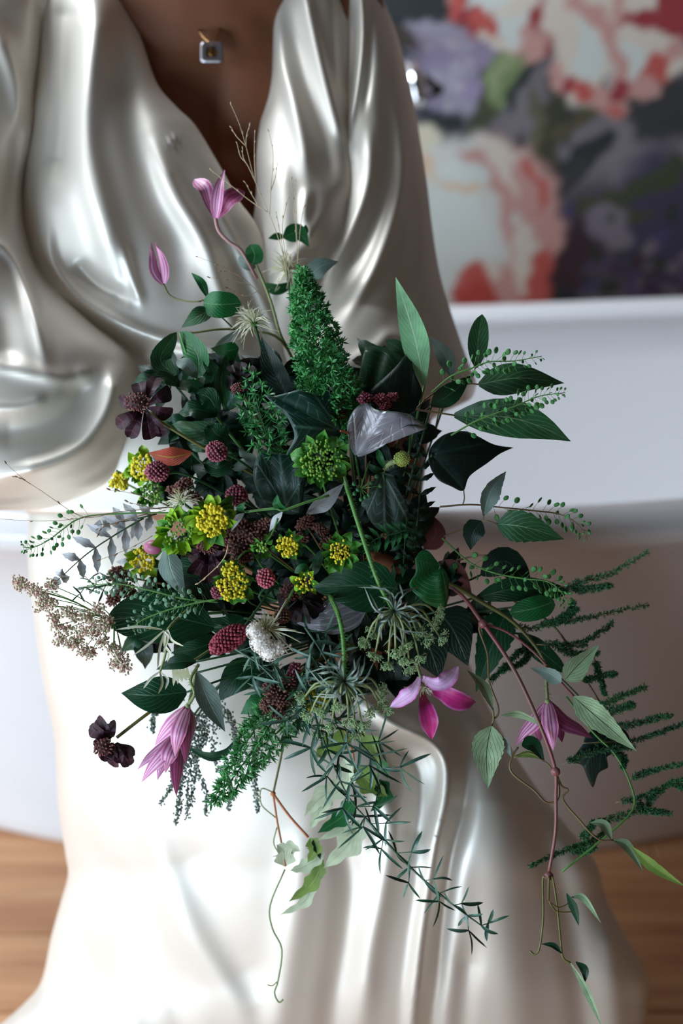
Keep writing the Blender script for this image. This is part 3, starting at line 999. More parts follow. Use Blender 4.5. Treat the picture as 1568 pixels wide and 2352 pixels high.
def plant(name, label, cat, px, py, d, group=None):
    return thing(name, label, cat, W(px, py, d), group)


def outline_leaf(parent, pts, pet, d, m='ivy', tilt=(0, 0), dome=0.0, crease=None, name='leaf', rings=9, label=None, ruffle=0.0):
    """broad lobed leaf: pixel outline, petiole point, depth, tilt (m per 100 px in x and y), dome, crease line"""
    P = np.asarray(list(pts) + [pts[0]], float)
    out = interp(P, len(pts) * 5 + 1)[:-1]
    n = len(out)
    c = np.array(pet, float)
    cen = out.mean(0)
    rad = np.hypot(*(out - cen).T).mean()
    V, U = [], []
    for j in range(rings + 1):
        r = j / rings
        q = c + (out - c) * max(r, 0.002)
        V.append(q)
        U.append(np.stack([np.linspace(0, 1, n, endpoint=False), np.full(n, r)], 1))
    Q, U = np.concatenate(V), np.concatenate(U)
    dd_ = d + tilt[0] * (Q[:, 0] - cen[0]) / 100 + tilt[1] * (Q[:, 1] - cen[1]) / 100
    rr = np.hypot(*(Q - cen).T) / rad
    dd_ = dd_ + dome * rr ** 2
    dd_ = dd_ + ruffle * np.sin(U[:, 0] * 6.283 * 5) * U[:, 1] ** 2
    if crease:
        for (a, b_, wd, amp) in crease:
            a, b_ = np.array(a, float), np.array(b_, float)
            ab = b_ - a
            t = np.clip(((Q - a) @ ab) / (ab @ ab), 0, 1)
            dist = np.hypot(*(Q - a - t[:, None] * ab).T)
            dd_ = dd_ + amp * np.exp(-(dist / wd) ** 2)
    mb = MB()
    mb.add(W(Q[:, 0], Q[:, 1], dd_), [q[::-1] for q in grid_faces(n, rings + 1, True)], U)
    # make the faces look at the camera
    o = mb.build(name, M[m], parent)
    me = o.data
    s = sum(p.normal.dot(Vector(-FW)) * p.area for p in me.polygons)
    if s < 0:
        me.flip_normals()
    so = o.modifiers.new('thickness', 'SOLIDIFY')
    so.thickness = 0.0004
    so.offset = -1
    if label:
        tag(o, label)
    return o


def floret_ball(parent, px, py, d, rx, ry, m, n=110, size=3.4, ang=0, core='burnet_core', name='flower_head', label=None, jit=0.15, long=False):
    """head of many small florets set in spirals over a rounded core (pixels)"""
    sc = d / F
    c = W(px, py, d)
    ax = nrm(RT * math.cos(math.radians(ang)) - UP * math.sin(math.radians(ang)))
    bx = np.cross(ax, FW)
    mb = MB()
    ball(mb, c, 1.0, 12, 8, axis=ax, sc=(ry * sc * .82, ry * sc * .82, rx * sc * .86))
    hd = mb.build(name, M[core], parent)
    mb = MB()
    for i in range(n):
        z = 1 - 2 * (i + .5) / n
        r = math.sqrt(1 - z * z)
        th = i * 2.39996
        v = ax * z * rx + (bx * math.cos(th) + np.cross(ax, bx) * math.sin(th)) * r * ry
        nn = nrm(v)
        p = c + v * sc * (1 + RNG.uniform(-jit, jit) * .5)
        ball(mb, p, size * sc * RNG.uniform(.75, 1.15), 5, 4, axis=nrm(nn + RNG.normal(size=3) * .25), sc=(1, 1, 1.7 if long else 1.15))
    o = mb.build('florets', M[m], hd)
    o['kind'] = 'stuff'
    if label:
        tag(hd, label)
    return hd


def bupleurum(parent, px, py, d, r, nb, m='lime', fm='yellow', nf=40, fr=0.7, fs=3.0, tilt=0):
    """umbel of small florets ringed by pointed bracts"""
    sc = d / F
    for k in range(nb):
        a = 2 * math.pi * (k + RNG.uniform(-.3, .3)) / nb
        rr = RNG.uniform(.42, .8) * r
        bx_, by_ = px + math.cos(a) * rr * .8, py + math.sin(a) * rr * .8
        L_ = r * RNG.uniform(.45, .75)
        tx, ty = bx_ + math.cos(a + RNG.uniform(-.4, .4)) * L_, by_ + math.sin(a) * L_
        blade(parent, [(bx_, by_, d + .002), ((bx_ + tx) / 2, (by_ + ty) / 2, d - .004), (tx, ty, d + RNG.uniform(-.012, .004))], L_ * .95,
              m if RNG.uniform() < .75 else 'lime_dark', 'ovate', 'bract', roll=RNG.uniform(-50, 50), fold=.45, nt=7, ns=5)
    mb = MB()
    nf = int(nf * 2.0)
    fs *= .9
    for i in range(nf):
        a = i * 2.39996 + RNG.uniform(-.5, .5)
        rr = math.sqrt((i + .5) / nf) * r * fr * RNG.uniform(.8, 1.08)
        h = RNG.uniform(.000, .006) + .007
        ball(mb, W(px + math.cos(a) * rr, py + math.sin(a) * rr, d - h), fs * sc * RNG.uniform(.8, 1.25), 6, 4)
    o = mb.build('florets', M[fm], parent)
    o['kind'] = 'stuff'


def pod_mesh(m):
    mb = MB()
    V, U = [], []
    for j, (z, r) in enumerate(((-0.12, 0.0), (-.16, .6), (0, 1.0), (.16, .6), (.12, 0.0))):
        for i in range(10):
            a = 2 * math.pi * i / 10
            k = r if r else 0.01
            V.append((math.sin(a) * k * .82, math.cos(a) * k + (0.06 if i == 0 else 0), z))
            U.append((.5 + .5 * math.sin(a) * k, .5 + .5 * math.cos(a) * k))
    mb.add(V, grid_faces(10, 5, True), U)
    return mb.mesh('seed_pod', M[m])


PODS = {k: pod_mesh(k) for k in ('pod', 'pod_pale')}


def frame_matrix(loc, y, z, s):
    y = nrm(y)
    x = nrm(np.cross(y, z))
    z = np.cross(x, y)
    Mx = Matrix(((x[0] * s, y[0] * s, z[0] * s, loc[0]), (x[1] * s, y[1] * s, z[1] * s, loc[1]), (x[2] * s, y[2] * s, z[2] * s, loc[2]), (0, 0, 0, 1)))
    return Mx


def peppergrass(label, path, d, n, pr=7.4, ped=20, m='pod', sm='stem_green', rpx=2.2, start=.1):
    """curved raceme with a flat round pod on a thin stalk at every step"""
    path = D3(path, d)
    t_ = plant('peppergrass_spray', label, 'foliage', *path[0])
    P = WP(path)
    sc = path[0][2] / F
    mb = MB()
    C = interp(P, 60)
    tube(mb, P, [rpx * sc, rpx * sc * .8, rpx * sc * .4], 6)
    T = nrm(np.gradient(C, axis=0))
    pods = []
    for i in range(n):
        t = start + (1 - start) * (i / n) ** 0.9
        q = t * 59
        k = min(58, int(q))
        p = C[k] + (C[k + 1] - C[k]) * (q - k)
        th = i * 2.39996
        side = nrm(np.cross(T[k], -FW))
        fr = nrm(np.cross(side, T[k]))
        shrink = 1 - .55 * max(0, (t - .7) / .3)
        v = nrm(side * math.cos(th) * 1.2 + fr * math.sin(th) * .7 + T[k] * .55 + np.array([0, 0, -.1]))
        L_ = ped * sc * shrink * RNG.uniform(.75, 1.2)
        e = p + v * L_
        tube(mb, [p, p + v * L_ * .55 - T[k] * L_ * .06, e], [.55 * sc, .5 * sc, .5 * sc], 3, 3, cap=False)
        pods.append((e, v, shrink))
    mb.build('stem', M[sm], t_)
    inv = ROOTINV[t_.name]
    for e, v, s_ in pods:
        z = nrm(-FW + RNG.normal(size=3) * .6)
        o = bpy.data.objects.new('seed_pod', PODS[m])
        COL.objects.link(o)
        o.parent = t_
        s = pr * sc * s_ * RNG.uniform(.85, 1.15)
        o.matrix_basis = inv @ frame_matrix(e + v * s * .9, v, z, s)
    return t_


def needles(mb, c, axis, n, L_, w_, spread=1.0, seg=1):
    """tuft of thin pointed needles"""
    for k in range(n):
        v = nrm(axis * (1.1 - spread * .6) + nrm(RNG.normal(size=3)) * spread)
        a = nrm(np.cross(v, RNG.normal(size=3)))
        b_ = np.cross(v, a)
        l = L_ * RNG.uniform(.7, 1.15)
        mid = c + v * l * .5
        mb.add([c + a * w_ * .3, c - a * w_ * .3, mid + a * w_ * .55, mid + b_ * w_ * .4, mid - a * w_ * .55, c + v * l],
               [(0, 3, 1), (0, 2, 3), (1, 3, 4), (2, 5, 3), (3, 5, 4), (0, 1, 4, 2), (2, 4, 5)])


def foxtail(label, path, radii, ntuft, L_=13, w_=2.6, m='needle', per=7, spread=.9):
    t_ = plant('foxtail_fern_frond', label, 'fern', *path[-1])
    P = WP(path)
    sc = path[0][2] / F
    mb = MB()
    tube(mb, P, [1.0 * sc, 2.5 * sc], 6)
    mb.build('stem', M['stem_dark'], t_)
    C = interp(P, 80)
    T = nrm(np.gradient(C, axis=0))
    R = np.interp(np.linspace(0, 1, 80), np.linspace(0, 1, len(radii)), radii) * sc
    mb = MB()
    for i in range(ntuft):
        t = ((i + .5) / ntuft) ** .72
        k = int(t * 79)
        a = i * 2.39996 + RNG.uniform(-.3, .3)
        s_ = nrm(np.cross(T[k], [.2, .5, .8]))
        u_ = np.cross(T[k], s_)
        v = s_ * math.cos(a) + u_ * math.sin(a)
        rr = R[k] * RNG.uniform(.55, 1.0)
        p = C[k] + v * rr
        needles(mb, p, nrm(v - T[k] * .35), per, L_ * sc, w_ * sc, spread)
        if rr > 6 * sc:
            tube(mb, [C[k] + T[k] * rr * .5, p], [.5 * sc, .4 * sc], 3, cap=False)
    o = mb.build('needles', M[m], t_, smooth=False)
    o['kind'] = 'stuff'
    return t_


def grass(label, strands, rpx=.9, m='straw', seed=4.2, name='grass_panicle', sm=None, seeds_at=(.55, .8, 1.0)):
    """airy grass head: fine stalks with long seed spikelets"""
    t_ = plant(name, label, 'grass', *strands[0][0])
    mb = MB()
    ms = MB()
    for st in strands:
        P = WP(st)
        sc = st[0][2] / F
        tube(mb, P, [rpx * sc, rpx * sc * .5], 4, 14)
        C = interp(P, 30)
        T = nrm(np.gradient(C, axis=0))
        for q in seeds_at:
            k = int(q * 29)
            off = nrm(np.cross(T[k], RNG.normal(size=3)))
            s = seed * sc * RNG.uniform(.7, 1.1)
            ball(ms, C[k] + off * s * .3, s, 6, 5, axis=nrm(T[k] + off * .35), sc=(.36, .36, 1.1))
    mb.build('stalks', M[sm or m], t_)
    ms.build('seeds', M[m], t_)['kind'] = 'stuff'
    return t_


def tuft_head(parent, px, py, d, r, n, m='cream', bend=.6, up=(0, -1), w_=1.0, name='filaments'):
    """fluffy seed head of curved filaments"""
    sc = d / F
    c = W(px, py, d)
    axis = nrm(RT * up[0] - UP * up[1] - FW * .5)
    mb = MB()
    for i in range(n):
        v = nrm(axis * RNG.uniform(.1, .9) + nrm(RNG.normal(size=3)) * .9)
        s_ = nrm(np.cross(v, RNG.normal(size=3)))
        L_ = r * sc * RNG.uniform(.7, 1.1)
        pts = [c + v * r * sc * .12, c + v * L_ * .6 + s_ * L_ * .12, c + v * L_ + s_ * L_ * bend * .5 - axis * L_ * bend * .25]
        tube(mb, pts, [w_ * sc, w_ * sc * .8, w_ * sc * .35], 3, 6, cap=False)
    o = mb.build(name, M[m], parent)
    o['kind'] = 'stuff'
    return o


def cosmos(label, cx, cy, d, tips, wp, m='maroon', core=None, cr=20, stemp=None, name='chocolate_cosmos', petal_from=8):
    t_ = plant(name, label, 'flower', cx, cy, d)
    for i, tp in enumerate(tips):
        tx, ty = tp[0], tp[1]
        td = tp[2] if len(tp) > 2 else d + .004
        a = math.atan2(ty - cy, tx - cx)
        bx_, by_ = cx + math.cos(a) * petal_from, cy + math.sin(a) * petal_from
        blade(t_, [(bx_, by_, d), ((bx_ + tx) / 2, (by_ + ty) / 2, d - .006), (tx, ty, td)], wp * RNG.uniform(.85, 1.1), m, 'spoon', 'petal',
              roll=RNG.uniform(-30, 30), fold=.35, wave=.12, waves=1.5, nt=12, ns=9)
    if core:
        floret_ball(t_, core[0], core[1], d - .012, cr, cr * .8, 'anther', 70, 2.6, name='flower_centre', jit=.4, long=True)
    if stemp:
        stem(t_, stemp, 4, 'stem_olive')
    return t_

# ------------------------------------------------------------------ dark sprigs that fill the depth of the bouquet
CORE = [(310, 880), (380, 800), (480, 790), (640, 800), (800, 800), (950, 830), (990, 950), (985, 1100), (975, 1200), (1075, 1270), (1095, 1400), (1085, 1520), (1000, 1530), (900, 1570), (850, 1620), (700, 1630), (570, 1600), (500, 1500), (350, 1480), (290, 1430), (350, 1280), (340, 1180), (350, 1100), (330, 960)]


def inside(x, y, poly):
    c = False
    for i in range(len(poly)):
        x1, y1 = poly[i]
        x2, y2 = poly[i - 1]
        if (y1 > y) != (y2 > y) and x < (x2 - x1) * (y - y1) / (y2 - y1 + 1e-9) + x1:
            c = not c
    return c


BX, BY = 720, 1240
TIE = (845, 1440, 1.29)
cnt = 0
SPRIGS = []
for gy in range(860, 1640, 118):
    for gx in range(330, 1100, 124):
        x0 = gx + (62 if (gy // 118) % 2 else 0) + RNG.uniform(-12, 12)
        y0 = gy + RNG.uniform(-12, 12)
        if not inside(x0, y0, CORE):
            continue
        a = math.atan2(y0 - BY, x0 - BX)
        e = min(1.0, math.hypot(x0 - BX, y0 - BY) / 420)
        dp = 1.228 + .028 * e + RNG.uniform(-.004, .010)
        t_ = plant('leafy_sprig', 'dark leafy sprig filling the shaded depth of the bouquet', 'foliage', x0, y0, dp)
        SPRIGS.append((t_, x0, y0))
        stem(t_, [(x0, y0, dp), ((x0 + TIE[0]) / 2, (y0 + TIE[1]) / 2, dp + .025), TIE], 3, 'stem_dark')
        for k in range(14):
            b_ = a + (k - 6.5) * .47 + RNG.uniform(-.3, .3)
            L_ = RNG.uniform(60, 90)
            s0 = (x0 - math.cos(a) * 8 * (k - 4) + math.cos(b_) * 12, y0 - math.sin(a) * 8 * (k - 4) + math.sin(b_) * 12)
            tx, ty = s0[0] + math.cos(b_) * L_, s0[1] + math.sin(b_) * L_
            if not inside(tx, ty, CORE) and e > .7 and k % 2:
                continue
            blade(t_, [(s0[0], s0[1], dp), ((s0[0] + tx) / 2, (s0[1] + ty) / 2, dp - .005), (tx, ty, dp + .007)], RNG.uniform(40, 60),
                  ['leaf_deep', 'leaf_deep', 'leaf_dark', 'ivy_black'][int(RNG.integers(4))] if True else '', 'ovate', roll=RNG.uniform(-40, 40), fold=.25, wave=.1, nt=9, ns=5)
        cnt += 1

# ------------------------------------------------------------------ big ivy leaves and broad leaves in front
t_ = plant('ivy_leaf', 'large dark ivy leaf with three points below the foxtail fern plume', 'leaf', 782, 990, 1.18)
outline_leaf(t_, [(754, 887), (738, 906), (713, 902), (687, 896), (667, 900), (626, 910), (606, 906), (631, 930), (654, 951), (670, 979), (675, 1007), (657, 1045), (682, 1035), (713, 1031), (764, 1015), (784, 992), (772, 950), (760, 920)], (781, 990), 1.180, 'ivy', (.004, .006), .004,
             [((781, 990), (608, 906), 14, .0022), ((781, 990), (754, 887), 12, .0016), ((781, 990), (658, 1044), 12, .0018)], ruffle=.0012)
stem(t_, [(781, 990, 1.18), (790, 991, 1.182), (802, 996, 1.19)], 3, 'stem_rust', name='petiole')
stem(t_, [(802, 996, 1.19), (815, 1100, 1.235), TIE], 3, 'stem_dark')
t_ = plant('ivy_leaf', 'glossy ivy leaf with a painted silvery sheen right of the largest dark ivy leaf', 'leaf', 817, 1047, 1.175)
outline_leaf(t_, [(842, 925), (867, 942), (913, 946), (944, 954), (982, 983), (940, 977), (909, 994), (890, 1017), (852, 1040), (817, 1048), (802, 1013), (798, 971), (817, 937)], (818, 1045), 1.175, 'ivy_painted_sheen', (-.006, .012), .004,
             [((818, 1045), (842, 925), 20, .006), ((840, 1000), (960, 965), 16, -.004)], ruffle=.001)
stem(t_, [(817, 1047, 1.177), (830, 1150, 1.24), TIE], 3, 'stem_dark')
t_ = plant('ivy_leaf', 'shadowed ivy leaf under the leftmost point of the large dark ivy leaf', 'leaf', 640, 1170, 1.2)
outline_leaf(t_, [(600, 1033), (640, 1041), (684, 1046), (704, 1080), (698, 1130), (688, 1178), (640, 1176), (604, 1150), (582, 1100), (586, 1060)], (655, 1165), 1.200, 'ivy', (-.004, .010), .005, [((655, 1165), (610, 1040), 14, .002), ((690, 1060), (690, 1170), 12, -.004)])
stem(t_, [(655, 1165, 1.2), (700, 1200, 1.24), TIE], 3, 'stem_dark')
t_ = plant('ivy_leaf', 'near-black ivy leaf spread against the white bath on the right', 'leaf', 990, 1045, 1.21)
outline_leaf(t_, [(1179, 1028), (1135, 1021), (1097, 1002), (1066, 990), (1020, 998), (988, 1029), (986, 1067), (1005, 1101), (1036, 1117), (1064, 1127), (1078, 1094), (1120, 1063), (1148, 1042)], (992, 1045), 1.205, 'ivy_black', (.010, -.012), .005, [((992, 1045), (1179, 1028), 16, .003), ((992, 1045), (1064, 1124), 14, .002)])
stem(t_, [(992, 1045, 1.206), (930, 1150, 1.25), TIE], 3, 'stem_dark')
stem(t_, [(1064, 1124, 1.21), (1066, 1145, 1.215), (1062, 1160, 1.22)], 1.4, 'stem_brown', name='stalk')
t_ = plant('ivy_leaf', 'near-black ivy leaf pointing up beside the long pale green leaf', 'leaf', 944, 948, 1.2)
outline_leaf(t_, [(944, 793), (948, 845), (969, 898), (959, 929), (944, 948), (890, 942), (852, 929), (846, 902), (886, 864), (913, 837), (932, 812)], (938, 945), 1.200, 'ivy_black', (.008, -.012), .004, [((938, 945), (944, 793), 14, .003)])
stem(t_, [(944, 948, 1.2), (930, 1100, 1.25), TIE], 3, 'stem_dark')
t_ = plant('broad_leaf', 'broad dark green leaf behind the black upward-pointing ivy leaf', 'leaf', 846, 925, 1.23)
outline_leaf(t_, [(838, 797), (870, 794), (905, 808), (930, 832), (900, 870), (862, 915), (840, 925), (818, 915), (822, 880), (830, 830)], (846, 922), 1.232, 'leaf_dark', (-.006, -.010), .005, [((846, 922), (880, 800), 14, .003)])
stem(t_, [(846, 922, 1.232), (850, 1050, 1.27), TIE], 3, 'stem_dark')
t_ = plant('broad_leaf', 'curled mid green leaf above the upper wild carrot seed head', 'leaf', 1010, 1300, 1.185)
outline_leaf(t_, [(952, 1283), (967, 1265), (985, 1267), (1008, 1295), (1026, 1317), (1030, 1350), (1022, 1397), (994, 1393), (967, 1377), (940, 1345), (954, 1315)], (1012, 1300), 1.183, 'leaf_mid', (.006, .008), .004, [((1012, 1300), (960, 1345), 16, .006), ((1010, 1320), (1020, 1390), 12, -.003)])
stem(t_, [(1012, 1300, 1.185), (960, 1380, 1.24), TIE], 3, 'stem_dark')
t_ = plant('hellebore_leaf', 'soft grey-green toothed leaf hanging below the fuzzy yellow bud', 'leaf', 876, 1088, 1.185)
outline_leaf(t_, [(876, 1083), (862, 1106), (851, 1125), (842, 1140), (829, 1158), (840, 1172), (847, 1192), (869, 1216), (896, 1222), (924, 1212), (940, 1188), (934, 1156), (922, 1136), (914, 1118), (904, 1092)], (880, 1088), 1.188, 'ivy_soft', (.004, .006), .004, [((880, 1088), (905, 1215), 10, .003)])
stem(t_, [(880, 1088, 1.186), (900, 1250, 1.25), TIE], 3, 'stem_dark')
t_ = plant('ivy_leaf', 'small black-green ivy leaf with five points low on the right', 'leaf', 1372, 1672, 1.215)
outline_leaf(t_, [(1372, 1668), (1345, 1690), (1336, 1712), (1312, 1748), (1336, 1758), (1350, 1790), (1362, 1808), (1374, 1776), (1396, 1762), (1392, 1740), (1425, 1722), (1446, 1700), (1430, 1672), (1400, 1662)], (1382, 1690), 1.235, 'ivy_black', (.004, .006), .004)
stem(t_, [(1382, 1690, 1.235), (1330, 1600, 1.24), (1200, 1480, 1.25)], 2, 'stem_dark')


def single(label, path, w_, m, shape='ovate', name='broad_leaf', st=None, sm='stem_dark', cat='leaf', **k):
    t_ = plant(name, label, cat, *path[0])
    blade(t_, path, w_, m, shape, name='blade', **k)
    p = path[0]
    stem(t_, [p] + (st or [((p[0] + TIE[0]) / 2, (p[1] + TIE[1]) / 2, p[2] + .035), TIE]), 2.6, sm, name='petiole')
    return t_


single('large smooth dark green leaf crossed by the upper hairy stem', [(912, 1352, 1.190), (815, 1345, 1.183), (715, 1352, 1.188)], 124, 'leaf_dark', roll=-12, fold=.15, wave=.03)
single('painted-sheen broad leaf under the large smooth leaf at the centre', [(840, 1395, 1.21), (760, 1420, 1.205), (680, 1432, 1.215)], 92, 'ivy_painted_sheen', roll=18, fold=.2)  # grey sheen lies in the base colour, standing in for a highlight
single('big dark oval leaf behind the pale peppergrass on the left', [(492, 1440, 1.215), (370, 1415, 1.208), (242, 1424, 1.215)], 128, 'leaf_dark', 'ellip', roll=10, fold=.12)
single('pointed dark leaf behind the drooping striped clematis pair', [(428, 1590, 1.2), (350, 1598, 1.193), (278, 1592, 1.2)], 88, 'leaf_dark', 'ovate', fold=.2, roll=5)
single('folded grey-green leaf right of the drooping striped clematis pair', [(452, 1545, 1.185), (478, 1610, 1.178), (517, 1681, 1.185)], 56, 'leaf_grey', 'lance', fold=.3, roll=-15)
single('small curved dark leaf above the drooping striped clematis pair', [(450, 1520, 1.19), (410, 1520, 1.185), (358, 1538, 1.19)], 36, 'leaf_dark', 'lance', fold=.3)
single('narrow dark leaf arching behind the lower left clematis', [(430, 1716, 1.24), (480, 1738, 1.235), (518, 1728, 1.235), (538, 1700, 1.235)], 22, 'leaf_dark', 'lance', st=[(440, 1650, 1.25), (520, 1560, 1.26)], fold=.3)
single('long pale green lance leaf rising against the brown sleeve', [(974, 885, 1.215), (950, 770, 1.215), (908, 636, 1.225)], 66, 'leaf_pale', 'lance', fold=.12, roll=-10, sm='stem_green')
single('grey-green leaf half hidden behind the long pale lance leaf', [(1040, 868, 1.25), (1020, 815, 1.25), (985, 772, 1.255)], 42, 'leaf_grey', 'lance', fold=.2)
single('small oval leaf left of the long pale lance leaf', [(945, 830, 1.25), (915, 800, 1.25), (886, 782, 1.255)], 34, 'leaf_bay', 'ellip')
single('dark leaf lying under the upper right peppergrass spray', [(990, 932, 1.215), (1040, 900, 1.21), (1082, 862, 1.215)], 54, 'leaf_dark', 'ovate', roll=20)
single('silver-grey felted leaf below the lime green bracts', [(384, 1250, 1.19), (392, 1310, 1.182), (426, 1372, 1.19)], 58, 'leaf_grey', 'lance', fold=-.25, roll=10)
single('dark purple-green leaf standing left of the foxtail fern plume', [(655, 905, 1.225), (628, 850, 1.22), (600, 772, 1.225)], 66, 'leaf_deep', 'ovate', fold=.3, roll=-20)
single('grey-violet leaf tucked between ivy and hairy stem at the centre', [(705, 1180, 1.21), (745, 1150, 1.2), (790, 1110, 1.205)], 44, 'leaf_silver', 'lance', fold=.4, roll=30)
single('dark toothed leaf hanging under the wine red vine joint', [(1165, 1400, 1.235), (1130, 1480, 1.23), (1092, 1592, 1.235)], 86, 'leaf_dark', 'ovate', teeth=9, tooth=.12, fold=.15)
single('dark narrow leaf behind the right branch of the wine red vine', [(1190, 1455, 1.245), (1240, 1495, 1.24), (1300, 1545, 1.245)], 46, 'leaf_dark', 'ellip')
single('near-black leaf behind the lower right peppergrass spray', [(1105, 1320, 1.24), (1160, 1290, 1.235), (1215, 1345, 1.24)], 70, 'leaf_deep', 'ellip')
single('large mid green leaf under the tip of the lower right peppergrass', [(1095, 1372, 1.23), (1190, 1352, 1.222), (1310, 1360, 1.23)], 58, 'leaf_dark', 'ellip', roll=-10)
single('rounded veined leaf hanging below the lower right peppergrass', [(1272, 1382, 1.215), (1225, 1398, 1.21), (1170, 1408, 1.215)], 58, 'leaf_mid', 'round', roll=10)
single('black-green leaf shading the gap beside the upper wild carrot', [(1005, 1405, 1.225), (1040, 1450, 1.225), (1075, 1530, 1.23)], 110, 'leaf_deep', 'ovate')
single('black-green leaf hanging low behind the upper wild carrot', [(960, 1440, 1.225), (985, 1490, 1.225), (1010, 1560, 1.23)], 110, 'leaf_deep', 'ovate')
single('red and rust autumn leaf behind the left burnet head', [(440, 1040, 1.23), (390, 1050, 1.225), (340, 1040, 1.23)], 48, 'leaf_red', 'lance', roll=20, fold=.2)
single('rusty brown leaf against the bath right of the fern leaf', [(975, 1260, 1.24), (1000, 1225, 1.24), (990, 1180, 1.245)], 54, 'leaf_brown', 'ovate')
single('wine pink leaf in the shade under the rusty leaf', [(1010, 1290, 1.24), (1050, 1320, 1.24), (1085, 1375, 1.245)], 54, 'leaf_brown', 'ovate', roll=30)
single('green toothed leaf beside the lower foxtail fern', [(640, 1600, 1.215), (590, 1618, 1.21), (552, 1640, 1.215)], 60, 'leaf_mid', 'ovate', teeth=6)
single('dark leaf between burnet spike and fern needles', [(590, 1520, 1.22), (540, 1560, 1.215), (500, 1612, 1.22)], 76, 'leaf_dark', 'ovate')

single('dark leaf below the spent cream ribbon flower', [(500, 1470, 1.225), (450, 1490, 1.22), (392, 1500, 1.225)], 60, 'leaf_dark', 'ovate')
single('dark leaf in the gap under the silver-grey felted leaf', [(510, 1400, 1.23), (450, 1350, 1.225), (400, 1330, 1.23)], 70, 'leaf_deep', 'ovate')
single('dark leaf behind the maroon cosmos on the left', [(500, 1290, 1.23), (440, 1300, 1.225), (385, 1300, 1.23)], 60, 'leaf_dark', 'ovate')
single('dark leaf between the yellow umbels and pale ribbons', [(560, 1420, 1.225), (520, 1440, 1.22), (460, 1420, 1.225)], 60, 'leaf_dark', 'ovate')

# oval-leaved branch on the right
t_ = plant('bay_branch', 'branch with oval dark leaves standing out to the right over the bath', 'foliage', 944, 950, 1.215)
stem(t_, [(900, 1040, 1.25), (944, 950, 1.215), (975, 944, 1.21), (1043, 954, 1.21)], [3, 2], 'stem_brown')
stem(t_, [(944, 950, 1.215), (1000, 900, 1.22), (1070, 882, 1.225), (1099, 883, 1.225)], 2, 'stem_brown', name='twig')
stem(t_, [(1040, 890, 1.225), (1080, 862, 1.23), (1093, 843, 1.23)], 1.6, 'stem_brown', name='twig')
stem(t_, [(975, 944, 1.21), (1010, 920, 1.23), (1000, 980, 1.23)], 1.6, 'stem_brown', name='twig')
blade(t_, [(1093, 845, 1.232), (1098, 780, 1.228), (1107, 722, 1.232)], 48, 'leaf_bay', 'ellip', fold=.15)
blade(t_, [(1099, 883, 1.226), (1190, 868, 1.216), (1296, 880, 1.222)], 76, 'leaf_bay', 'ovate', fold=-.12, roll=-12)
blade(t_, [(1043, 954, 1.21), (1160, 958, 1.2), (1240, 980, 1.202), (1311, 1014, 1.21)], 90, 'leaf_bay', 'ovate', fold=.12, roll=8)

# leaves of the twig before the bath rim
t_ = plant('toothed_leaf_twig', 'thin twig with three toothed leaves in front of the bath rim', 'foliage', 1108, 1196, 1.2)
stem(t_, [(1000, 1240, 1.25), (1060, 1215, 1.22), (1108, 1196, 1.2), (1141, 1203, 1.198)], [2, 1.4], 'stem_brown')
stem(t_, [(1108, 1196, 1.2), (1112, 1180, 1.2)], 1.3, 'stem_brown', name='twig')
blade(t_, [(1110, 1184, 1.2), (1125, 1130, 1.195), (1162, 1082, 1.2)], 50, 'leaf_grey', 'lance', teeth=7, fold=.5, roll=25)
blade(t_, [(1141, 1203, 1.198), (1210, 1212, 1.19), (1296, 1239, 1.198)], 78, 'leaf_bay', 'ovate', teeth=8, fold=.1)
blade(t_, [(1105, 1197, 1.2), (1085, 1225, 1.2), (1080, 1264, 1.205)], 54, 'leaf_deep', 'ovate', teeth=5, fold=.1)

